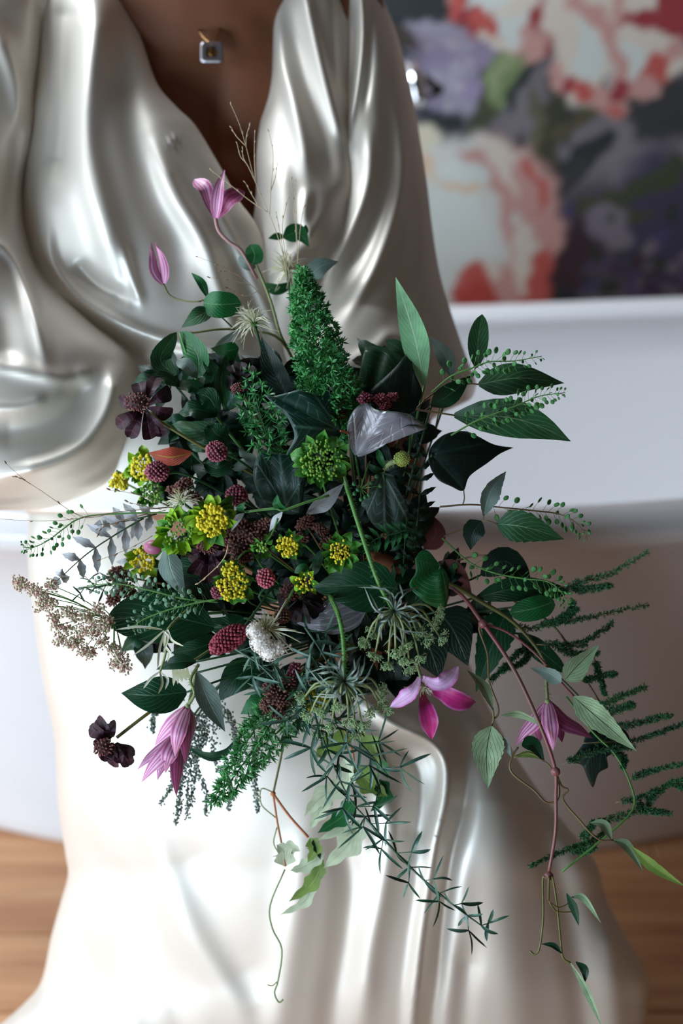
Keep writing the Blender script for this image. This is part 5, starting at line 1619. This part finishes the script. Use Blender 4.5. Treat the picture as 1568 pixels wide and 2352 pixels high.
# ------------------------------------------------------------------ needle-leaved sprig trailing down the skirt
def needle_sprig(label, path, d, whorls, L0, L1, n0=6, wpx=9):
    path = D3(path, d)
    t_ = plant('needle_leaf_sprig', label, 'foliage', *path[0])
    stem(t_, path, [3.2, 2.4, 1.6], 'cladode')
    P2 = interp(np.array([p[:2] for p in path], float), 100)
    Dp = np.linspace(path[0][2], path[-1][2], 100)
    for k in range(whorls):
        t = (k + .4) / whorls
        i = int(t * 99)
        j = min(99, i + 1)
        dx, dy = P2[j] - P2[i - 1]
        a0 = math.atan2(dy, dx)
        L_ = L0 + (L1 - L0) * t
        side = 1 if k % 2 else -1
        # short side twig carrying a whorl
        tw = a0 + side * .9
        tl = RNG.uniform(.3, .7) * L_
        bx_, by_ = P2[i] + np.array([math.cos(tw), math.sin(tw)]) * tl
        dpt = Dp[i] + RNG.uniform(-.012, .008)
        stem(t_, [(P2[i][0], P2[i][1], Dp[i]), (bx_, by_, dpt)], 1.2, 'cladode', name='twig', sides=5)
        for q in range(n0):
            a = tw + (q - (n0 - 1) / 2) * (4.2 / n0) + RNG.uniform(-.25, .25)
            l = L_ * RNG.uniform(.55, 1.1)
            c0 = (bx_, by_, dpt) if q % 3 else (P2[i][0], P2[i][1], Dp[i])
            e = (c0[0] + math.cos(a) * l, c0[1] + math.sin(a) * l, c0[2] + RNG.uniform(-.014, .014))
            m_ = ((c0[0] + e[0]) / 2 + RNG.uniform(-3, 3), (c0[1] + e[1]) / 2 + RNG.uniform(-3, 3), (c0[2] + e[2]) / 2 - .002)
            blade(t_, [c0, m_, e], wpx * RNG.uniform(.7, 1.1), 'cladode', 'linear', 'needle_leaf', roll=RNG.uniform(-60, 60), fold=.5, nt=6, ns=3)
    return t_


needle_sprig('needle-leaved sprig trailing diagonally down the white skirt', [(840, 1880), (930, 1980), (1030, 2070), (1125, 2140)], (1.2, 1.215), 9, 66, 54, 5)
needle_sprig('thick needle-leaved sprig hanging below the lower carrot umbel', [(700, 1560), (725, 1650), (760, 1745), (800, 1830), (850, 1890)], (1.18, 1.195), 10, 78, 70, 7)
needle_sprig('needle-leaved sprig fanning right of the hanging sprig', [(760, 1640), (830, 1710), (890, 1780)], (1.18, 1.185), 5, 84, 76, 7)
needle_sprig('needle-leaved sprig above the foxtail frond at lower centre', [(540, 1490), (600, 1530), (660, 1600), (700, 1680)], (1.18, 1.185), 7, 60, 70, 6)
needle_sprig('dark needle sprig between the two carrot umbels', [(700, 1440), (740, 1500), (770, 1560)], (1.19, 1.185), 5, 60, 66, 6)
needle_sprig('grey needle sprig in the shade above the silver leaves', [(300, 1330), (240, 1345), (180, 1350)], (1.215, 1.22), 5, 34, 30, 5, 5)

# ------------------------------------------------------------------ wild carrot heads seen from behind
def carrot(label, centre, d, stemp, rays, bracts, blen, rpx=5.5):
    t_ = plant('wild_carrot', label, 'flower', centre[0], centre[1], d)
    stem(t_, stemp, [rpx, rpx, rpx * .9], 'stem_green', hairs=150, sides=10)
    sc = d / F
    c = W(centre[0], centre[1], d)
    mb = MB()
    for (x, y_, dd_) in rays:
        e = W(x, y_, dd_)
        mid = (c + e) / 2 + nrm((c + e) / 2 - W(centre[0], centre[1] + 60, d + .03)) * .012
        tube(mb, [c, mid, e], [3.0 * sc, 2.2 * sc], 6, 8)
    mb.build('rays', M['stem_pale'], t_)
    for (x, y_, dd_) in rays:
        e = W(x, y_, dd_)
        out = nrm(e - c)
        mb = MB()
        for k in range(36):
            v = nrm(out * .8 + nrm(RNG.normal(size=3)) * .8)
            p = e + v * 20 * sc * RNG.uniform(.7, 1.1)
            tube(mb, [e, (e + p) / 2 + v * 1.5 * sc, p], [.8 * sc, .7 * sc], 3, 3, cap=False)
            for z in range(3):
                ball(mb, p + RNG.normal(size=3) * 2.0 * sc, 1.7 * sc, 4, 3)
        mb.build('umbellet', M['umbel'], t_)
    for k in range(bracts):
        a = 2 * math.pi * k / bracts + RNG.uniform(-.45, .45)
        l = blen * RNG.uniform(.4, 1.15)
        v = (math.cos(a), math.sin(a))
        kx = RNG.uniform(-.9, .9)
        e = (centre[0] + v[0] * l - v[1] * l * kx, centre[1] + v[1] * l + v[0] * l * kx, d + RNG.uniform(-.012, .008))
        m_ = (centre[0] + v[0] * l * .6, centre[1] + v[1] * l * .6, d - .014)
        blade(t_, [(centre[0], centre[1], d - .001), m_, e], 4.2, 'bract_grey', 'linear', 'bract', roll=RNG.uniform(-40, 40), fold=.5, nt=9, ns=3)
        if k % 2:
            e2 = (m_[0] + v[0] * l * .28 + v[1] * l * .3, m_[1] + v[1] * l * .28 - v[0] * l * .3, d - .012)
            blade(t_, [m_, ((m_[0] + e2[0]) / 2, (m_[1] + e2[1]) / 2, d - .015), e2], 4, 'bract_grey', 'linear', 'bract', nt=5, ns=3)
    return t_


carrot('upper wild carrot head seen from behind on the longer hairy stem', (905, 1403), 1.163, [(785, 1080, 1.185), (800, 1130, 1.165), (835, 1240, 1.152), (870, 1340, 1.153), (905, 1403, 1.163)],
       [(1002, 1410, 1.175), (1008, 1460, 1.175), (842, 1470, 1.17), (862, 1498, 1.165), (892, 1520, 1.165), (908, 1490, 1.155), (932, 1476, 1.155), (929, 1508, 1.16), (961, 1505, 1.17), (956, 1449, 1.16), (978, 1466, 1.17), (990, 1432, 1.18), (940, 1530, 1.18), (860, 1450, 1.18)], 26, 74)
carrot('lower wild carrot head with green rays over the needle leaves', (790, 1566), 1.165, [(758, 1370, 1.185), (776, 1410, 1.165), (787, 1460, 1.158), (790, 1510, 1.158), (790, 1566, 1.165)],
       [(700, 1600, 1.175), (712, 1640, 1.172), (740, 1626, 1.165), (762, 1660, 1.168), (800, 1650, 1.162), (830, 1660, 1.17), (816, 1680, 1.178), (846, 1630, 1.168), (868, 1610, 1.172), (885, 1625, 1.18), (690, 1620, 1.185), (735, 1680, 1.182), (872, 1586, 1.185), (780, 1615, 1.158)], 26, 66)

# blush umbel at the far left
t_ = plant('blush_lace_flower', 'blush and green lace umbel standing out at the far left', 'flower', 245, 1440, 1.2)
mb = MB()
cl = [(110, 750), (130, 770), (210, 800), (310, 770), (240, 890), (300, 890), (330, 960), (400, 930), (450, 960), (520, 960), (590, 910), (400, 1030), (500, 1040), (560, 1060), (630, 1020), (460, 1100), (360, 1100), (620, 1110), (680, 1150), (500, 1160), (730, 1200), (690, 1240), (750, 1260), (260, 840), (340, 1010), (430, 1130), (540, 1180), (560, 1000), (640, 980)]
sc = 1.19 / F
org = W(262, 1430, 1.215)
for (x, y_) in cl:
    e = W(x / 2.613, 1050 + y_ / 2.613, 1.19 + RNG.uniform(-.006, .008))
    tube(mb, [org, (org + e) / 2 + UP * .004, e], [1.3 * sc, .9 * sc], 4, 6)
mb.build('rays', M['stem_green'], t_)
for (x, y_) in cl:
    e = W(x / 2.613, 1050 + y_ / 2.613, 1.19 + RNG.uniform(-.006, .004))
    mb = MB()
    for k in range(74):
        v = nrm(RNG.normal(size=3) * np.array([1, 1, .8]))
        p = e + v * 19 * sc * RNG.uniform(.3, 1.0)
        if k % 3 == 0:
            tube(mb, [e, p], [.6 * sc, .5 * sc], 3, cap=False)
        ball(mb, p, 2.9 * sc * RNG.uniform(.7, 1.2), 5, 3)
    mb.build('umbellet', M['ammi'], t_)
stem(t_, [(262, 1430, 1.215), (330, 1420, 1.23), (600, 1400, 1.27)], 4, 'stem_green')

# white scabious
t_ = plant('white_scabious', 'white and cream scabious flower below the brownish burnet', 'flower', 620, 1450, 1.17)
for (x, y_, r_, n_) in ((600, 1474, 26, 90), (618, 1494, 24, 70), (586, 1450, 20, 50), (640, 1488, 16, 40)):
    mb = MB()
    sc = 1.165 / F
    ball(mb, W(x, y_, 1.159), r_ * .85 * sc, 10, 7)
    for k in range(n_ * 3):
        v = nrm(RNG.normal(size=3))
        p = W(x, y_, 1.158) + v * r_ * sc
        s_ = nrm(np.cross(v, RNG.normal(size=3)))
        u_ = np.cross(v, s_)
        q = 4.2 * sc
        mb.add([p - s_ * q * .5, p + u_ * q * .8 + v * q * .5, p + s_ * q * .7 + v * q * .4, p - u_ * q * .7 + v * q * .5], [(0, 1, 2), (0, 2, 3)])
        mb.add([p - v * q, p + s_ * q * .3, p + u_ * q * .3], [(0, 1, 2)])
    mb.build('floret_cluster', M['white_floret'], t_)['kind'] = 'stuff'
tuft_head(t_, 612, 1445, 1.172, 48, 110, 'cream', .5, (-.2, -.8), 1.2)
mb = MB()
sc = 1.168 / F
for (x, y_) in ((700, 1455), (690, 1475), (672, 1495), (655, 1470), (680, 1448), (660, 1500)):
    tube(mb, [W(622, 1448, 1.165), W((622 + x) / 2, (1448 + y_) / 2 - 4, 1.158), W(x, y_, 1.162)], [1.8 * sc, 1.2 * sc], 5, 7)
mb.build('ray_stalks', M['cream'], t_)
stem(t_, [(616, 1450, 1.168), (640, 1410, 1.165), (660, 1375, 1.175)], 2.4, 'cream')

# brown seed clusters
for lab, pts, d_ in (
        ('large brown seed cluster right of the big yellow umbel', [(560, 1220, 34, 20), (548, 1250, 30, 24), (590, 1225, 24, 16), (556, 1275, 22, 16), (520, 1232, 22, 14), (610, 1205, 20, 12)], 1.18),
        ('brown seed cluster above the lower foxtail frond', [(628, 1582, 24, 16), (640, 1605, 26, 20), (615, 1620, 16, 16), (640, 1635, 18, 16), (660, 1570, 16, 12)], 1.185),
        ('rosy seed cluster peeping below the white scabious', [(668, 1560, 16, 14), (676, 1535, 12, 12), (690, 1580, 12, 10)], 1.195),
        ('rosy pink tiny flowers by the upward-pointing black ivy leaf', [(838, 915, 12, 12), (872, 918, 14, 10), (885, 930, 12, 9), (900, 912, 10, 8)], 1.192),
        ('dusty pink seed cluster under the foxtail fern plume', [(790, 905, 14, 20), (780, 950, 12, 12)], 1.205),
        ('brown blossoms in the shade above the yellow umbel', [(700, 1200, 20, 10), (735, 1215, 18, 9), (755, 1245, 18, 12), (690, 1235, 14, 9)], 1.2),
        ('faded rust blossoms behind the silver leaves', [(270, 1320, 20, 16), (290, 1355, 22, 14), (262, 1375, 16, 12)], 1.235),
        ('brown dried blossoms behind the cream seed head', [(420, 1115, 20, 12), (400, 1128, 16, 10), (445, 1142, 16, 10)], 1.22)):
    t_ = plant('seed_cluster', lab, 'flower', pts[0][0], pts[0][1], d_)
    for (x, y_, rx, ry) in pts:
        floret_ball(t_, x, y_, d_ + RNG.uniform(-.003, .004), rx, ry, 'brown_floret' if 'ros' not in lab else 'burnet', int(rx * 3.2), 3.2, RNG.uniform(-40, 40), name='seed_head', jit=.5, long=True)
    stem(t_, [(pts[0][0], pts[0][1], d_ + .003), ((pts[0][0] + TIE[0]) / 2, (pts[0][1] + TIE[1]) / 2, 1.25), TIE], 2.4, 'stem_brown')

# fluffy clematis seed heads and cream filaments
for lab, x, y_, d_, r_, n_, up, stp in (
        ('cream fluffy seed head above the near-black cosmos', 582, 742, 1.235, 56, 90, (-.3, -.9), [(586, 748, 1.236), (600, 800, 1.235), (618, 860, 1.24), (640, 940, 1.25)]),
        ('blurred cream seed head at the foot of the straw grass', 660, 622, 1.3, 56, 90, (0, -.8), [(660, 630, 1.3), (668, 700, 1.29), (672, 790, 1.26)]),
        ('pale feathery seed head above the lime bracts', 418, 1152, 1.215, 44, 80, (-.3, -.8), [(420, 1155, 1.217), (480, 1200, 1.24)])):
    t_ = plant('clematis_seed_head', lab, 'flower', x, y_, d_)
    tuft_head(t_, x, y_, d_, r_, n_, 'cream', .8, up, 1.3)
    mb = MB()
    ball(mb, W(x, y_, d_), 9 / F * d_, 8, 6)
    mb.build('receptacle', M['stem_green'], t_)
    stem(t_, stp, 3, 'stem_dark')
t_ = plant('spent_clematis', 'spent flower with long cream ribbons over the big dark oval leaf', 'flower', 382, 1448, 1.18)
for pth in ([(379, 1448), (366, 1490), (362, 1536)], [(381, 1448), (378, 1480), (390, 1500), (383, 1522)], [(385, 1446), (395, 1470), (421, 1484)], [(376, 1448), (340, 1480), (306, 1505)], [(372, 1446), (320, 1440), (268, 1446)],
            [(367, 1543), (345, 1560), (329, 1582)], [(367, 1543), (372, 1570), (363, 1594)], [(370, 1543), (385, 1560), (379, 1584)], [(375, 1450), (385, 1465), (374, 1500)]):
    blade(t_, D3(pth, (1.178, 1.172)), 6.5, 'cream', 'linear', 'ribbon', roll=RNG.uniform(-30, 30), fold=.4, nt=9, ns=3)
stem(t_, [(367, 1545, 1.18), (380, 1500, 1.183), (385, 1446, 1.18), (430, 1400, 1.2)], 3, 'stem_pale')
t_ = plant('spent_clematis', 'small spent flower with drooping cream ribbons behind the small curved leaf', 'flower', 400, 1540, 1.195)
for k in range(5):
    blade(t_, D3([(396 + k * 8, 1530), (400 + k * 8, 1552), (398 + k * 10, 1575 - 4 * k)], 1.195), 9, 'cream', 'linear', 'ribbon', nt=6, ns=3)
stem(t_, [(412, 1532, 1.196), (440, 1520, 1.205), (500, 1480, 1.23)], 3, 'stem_pale')

# fuzzy bud, pink bud, berries
t_ = plant('scabious_bud', 'round fuzzy yellow green bud right of the glossy ivy leaf', 'flower bud', 923, 1054, 1.175)
floret_ball(t_, 923, 1054, 1.172, 18, 17, 'fuzz', 150, 1.6, 0, 'fuzz', 'bud')
stem(t_, [(912, 1058, 1.174), (893, 1066, 1.18), (880, 1082, 1.19)], [7, 4], 'stem_pale', hairs=60)
blade(t_, [(885, 1078, 1.185), (872, 1050, 1.18), (868, 1032, 1.182)], 16, 'leaf_mid', 'ellip', fold=.3)
blade(t_, [(882, 1082, 1.186), (860, 1078, 1.18), (845, 1066, 1.182)], 16, 'leaf_dark', 'ellip', fold=.3)
t_ = plant('pink_bud', 'smooth round pink bud left of the lime bracts', 'flower bud', 350, 1257, 1.205)
mb = MB()
ball(mb, W(352, 1257, 1.205), 21 / F * 1.2, 16, 10, axis=RT, sc=(.8, .8, 1.1))
mb.build('bud', M['pink_bud'], t_)
stem(t_, [(365, 1258, 1.207), (430, 1275, 1.23)], 3, 'stem_green')
t_ = plant('ivy_berries', 'small green ivy berries beside the upper hairy stem', 'berries', 838, 1110, 1.18)
for (x, y_) in ((148, 498), (188, 560), (325, 490), (380, 425), (103, 600), (220, 660), (262, 640), (300, 615), (152, 600), (418, 520)):
    px_, py_ = 780 + x / 4.48, 1000 + y_ / 4.48
    mb = MB()
    ball(mb, W(px_, py_, 1.178), 5.6 / F * 1.18, 8, 6)
    mb.build('berry', M['berry'], t_)
    stem(t_, [(px_, py_, 1.179), (828, 1122, 1.184)], .9, 'stem_green', name='stalk')
stem(t_, [(828, 1122, 1.184), (843, 1076, 1.188), (850, 1060, 1.2)], 1.8, 'stem_green')

# pinnate fern-like leaves
def pinnate(label, path, d, n, l0, wl, m, name='feathery_leaf'):
    path = D3(path, d)
    t_ = plant(name, label, 'leaf', *path[0])
    stem(t_, path, [2.4, 1], 'stem_dark', name='rachis')
    P2 = interp(np.array([p[:2] for p in path], float), 60)
    for i in range(n):
        t = (i + .5) / n
        k = int(t * 59)
        dx, dy = P2[min(59, k + 1)] - P2[k - 1 if k else 0]
        a0 = math.atan2(dy, dx)
        l = l0 * math.sin(math.pi * (.18 + .78 * t))
        dep = path[0][2] + (path[-1][2] - path[0][2]) * t
        for s in (-1, 1):
            a = a0 + s * 1.05
            e = (P2[k][0] + math.cos(a) * l, P2[k][1] + math.sin(a) * l, dep + .004)
            blade(t_, [(P2[k][0], P2[k][1], dep), ((P2[k][0] + e[0]) / 2, (P2[k][1] + e[1]) / 2, dep - .002), e], wl, m, 'lance', 'leaflet', roll=s * 20, fold=.2, teeth=3, tooth=.3, ns=5)
    blade(t_, [(P2[-3][0], P2[-3][1], dep), (P2[-1][0], P2[-1][1], dep), (P2[-1][0] * 2 - P2[-8][0], P2[-1][1] * 2 - P2[-8][1], dep)], wl, m, 'lance', 'leaflet')
    return t_


pinnate('dark cut leaf standing right of the fuzzy bud', [(950, 1270), (960, 1180), (965, 1090), (955, 1010)], (1.215, 1.21), 9, 44, 15, 'leaf_deep')
pinnate('small fern-like green leaf below the grey-green toothed leaf', [(940, 1215), (905, 1225), (860, 1240), (845, 1262)], (1.185, 1.18), 8, 40, 12, 'leaf_mid')
pinnate('drooping cut green leaf above the smooth central leaf', [(935, 1190), (930, 1240), (925, 1310)], (1.192, 1.188), 6, 44, 13, 'leaf_dark')
pinnate('silvery cut leaf at the far left with felted lobes', [(330, 1190), (270, 1225), (200, 1272), (130, 1335)], (1.225, 1.21), 6, 66, 24, 'leaf_silver')
pinnate('blurred silvery cut leaf above the yellow green umbel', [(360, 1180), (300, 1195), (230, 1205)], (1.24, 1.235), 4, 50, 24, 'leaf_silver')
pinnate('pale silvery leaf among the rusty blossoms', [(320, 1260), (300, 1300), (270, 1350)], (1.245, 1.24), 4, 40, 20, 'leaf_silver')

# ------------------------------------------------------------------ grasses
g = 1.255
grass('tall straw grass head rising in front of the neckline', [
    D3([(660, 640), (651, 589), (635, 535), (616, 487), (587, 420), (565, 337), (549, 283), (529, 238)], g), D3([(587, 420), (584, 359), (585, 302)], g), D3([(565, 337), (566, 312), (574, 286)], g), D3([(563, 334), (542, 312), (530, 291)], g),
    D3([(590, 425), (568, 379), (552, 359), (544, 328)], g), D3([(619, 495), (622, 430), (627, 359), (617, 299)], g), D3([(621, 440), (632, 407), (637, 375)], g), D3([(614, 487), (574, 461), (523, 420), (483, 390)], g), D3([(592, 470), (577, 445), (562, 417)], g), D3([(568, 379), (558, 360), (557, 340)], g)], 1.1)
grass('short straw grass head standing above the dark clematis leaf', [
    D3([(684, 640), (683, 583), (676, 487), (668, 410)], g), D3([(682, 560), (680, 490), (679, 415)], g), D3([(684, 600), (690, 520), (698, 473)], g), D3([(660, 620), (648, 530), (655, 480), (662, 455)], g), D3([(652, 590), (640, 520), (634, 488)], g)], 1.0)
g = 1.235
grass('fine brown grass with round seeds at the upper left', [
    D3([(620, 700), (584, 662), (552, 634), (507, 611), (452, 589)], g), D3([(575, 655), (523, 642), (479, 638)], g), D3([(560, 640), (530, 625), (505, 624)], g), D3([(590, 670), (560, 680), (520, 660)], g)], .7, 'straw_dark', 4)
g = 1.195
grass('long thin grass stalk reaching up to the left image side', [
    D3([(383, 1165), (268, 1176), (191, 1188), (99, 1130), (54, 1100), (12, 1063)], g), D3([(70, 1112), (48, 1098), (30, 1095)], g)], .8, 'straw_dark', 4.5)
grass('hair-thin grass stalks fanning left across the satin', [
    D3([(400, 1165), (268, 1176), (172, 1192), (88, 1197), (-10, 1191)], g), D3([(383, 1160), (306, 1134), (249, 1125)], g), D3([(370, 1170), (320, 1160), (290, 1152)], g), D3([(380, 1172), (300, 1190), (240, 1210), (225, 1228)], g),
    D3([(350, 1230), (333, 1241), (287, 1264), (226, 1287)], g), D3([(340, 1178), (270, 1200), (222, 1215)], g)], .8, 'straw_dark', 5.5)
grass('curled straw strand over the maroon cosmos petals', [D3([(524, 1250), (518, 1275), (502, 1298), (473, 1325), (453, 1342)], 1.165)], 1.6, 'straw', 6)

# grey hanging tassels behind the lower left
t_ = plant('amaranth_tassel', 'blurred grey-green hanging tassels behind the lower left clematis', 'foliage', 460, 1640, 1.27)
for pth in ([(440, 1650), (400, 1740), (395, 1800), (370, 1845)], [(450, 1650), (430, 1740), (412, 1820), (404, 1892)], [(455, 1660), (435, 1760), (430, 1876)], [(470, 1650), (450, 1740), (441, 1850)], [(480, 1660), (450, 1750), (470, 1810), (473, 1872)],
            [(500, 1640), (490, 1740), (530, 1800), (525, 1860)], [(590, 1700), (585, 1780), (592, 1864)], [(510, 1620), (540, 1680), (535, 1740)], [(420, 1600), (360, 1630), (350, 1680)], [(460, 1640), (470, 1700), (420, 1760), (415, 1870)]):
    mb = MB()
    P = WP(D3(pth, (1.255, 1.27)))
    C = interp(P, 70)
    for i in range(70):
        for q in range(3):
            ball(mb, C[i] + RNG.normal(size=3) * (.0022 - .0012 * i / 70), .0011, 4, 3)
    mb.build('tassel', M['grey_tassel'], t_)['kind'] = 'stuff'
stem(t_, [(450, 1650, 1.26), (520, 1560, 1.265), (700, 1480, 1.28)], 3, 'stem_dark')

# ------------------------------------------------------------------ pale creeper below
t_ = plant('creeper_vine', 'rusty red creeper runner with pale leaves hanging under the bouquet', 'vine', 700, 1660, 1.25)
g = 1.255
for pth, r_, m_ in (([(760, 1600), (700, 1640), (655, 1690), (645, 1740), (627, 1823)], 2.6, 'stem_olive'), ([(627, 1823), (665, 1875), (708, 1923)], 3, 'stem_rust'), ([(627, 1823), (637, 1890), (650, 1956), (655, 1990)], 2.4, 'stem_rust'),
                    ([(625, 1819), (600, 1812), (600, 1848), (633, 1878)], 1.6, 'stem_pale'), ([(636, 1900), (628, 1935), (640, 1960)], 1.6, 'stem_pale'), ([(654, 1997), (620, 2079), (625, 2132), (647, 2181), (638, 2253), (630, 2280), (640, 2302), (650, 2296)], 2, 'stem_pale'),
                    ([(636, 2255), (625, 2264), (614, 2262)], 1.4, 'stem_pale'), ([(780, 1650), (800, 1700), (812, 1745), (800, 1790)], 2.6, 'stem_rust')):
    stem(t_, D3(pth, g), r_, m_, name='tendril' if r_ < 2.3 else 'stem')
mb = MB()
ball(mb, W(627, 1823, g), 6.5 / F * g, 8, 6)
mb.build('node', M['stem_rust'], t_)
for pth, w_, m_, ro in (
        ([(655, 1990), (652, 1955), (635, 1940)], 62, 'leaf_cream', 0), ([(650, 1960), (668, 1945), (690, 1955)], 36, 'leaf_cream', 10),
        ([(712, 1925), (722, 1950), (706, 1982)], 44, 'leaf_olive', 10), ([(720, 1925), (728, 1950), (736, 1975)], 26, 'leaf_mid', -30),
        ([(825, 1885), (800, 1940), (742, 1995)], 74, 'leaf_cream', 0), ([(815, 1900), (790, 1905), (728, 1930)], 40, 'leaf_cream', 10),
        ([(742, 1975), (715, 2030), (662, 2072)], 46, 'leaf_olive', 15), ([(720, 2020), (700, 2070), (642, 2102)], 34, 'leaf_cream', 0),
        ([(745, 1960), (700, 1990), (665, 2000)], 40, 'leaf_cream', 10),
        ([(815, 1840), (780, 1880), (728, 1914)], 56, 'leaf_mid', 20), ([(800, 1800), (740, 1830), (698, 1875)], 62, 'leaf_cream', -10), ([(760, 1820), (730, 1870), (712, 1905)], 44, 'leaf_cream', 0),
        ([(810, 1690), (760, 1710), (722, 1742)], 64, 'leaf_olive', 0), ([(820, 1700), (855, 1710), (870, 1760)], 50, 'leaf_olive', 10), ([(815, 1760), (850, 1800), (890, 1830)], 66, 'leaf_olive', 0),
        ([(870, 1790), (880, 1830), (850, 1865)], 50, 'leaf_mid', -20), ([(790, 1740), (800, 1790), (780, 1820)], 40, 'leaf_cream', 10), ([(845, 1730), (880, 1760), (890, 1790)], 36, 'leaf_mid', 30)):
    blade(t_, D3(pth, (g, g - .003)), w_, m_, 'ovate', roll=ro, fold=.2, lobes=3, lobe=.35)

# sprigs in the depth are told apart by what stands in front of them
used = set()
front = []
for o in COL.objects:
    if o.type == 'EMPTY' and o.get('category') and o.name.split('.')[0] != 'leafy_sprig' and len(o['label'].split()) <= 11:
        q = np.array(o.location) - CAM
        dq = q @ FW
        front.append((784 + F * (q @ RT) / dq, 1176 - F * (q @ UP) / dq, o['label']))
for o, x, y_ in SPRIGS:
    best = sorted((math.hypot(a_ - x, b_ - y_), l) for a_, b_, l in front if l not in used and not l.endswith('bouquet'))[0][1]
    used.add(best)
    o['label'] = 'dark leafy sprig behind the ' + best
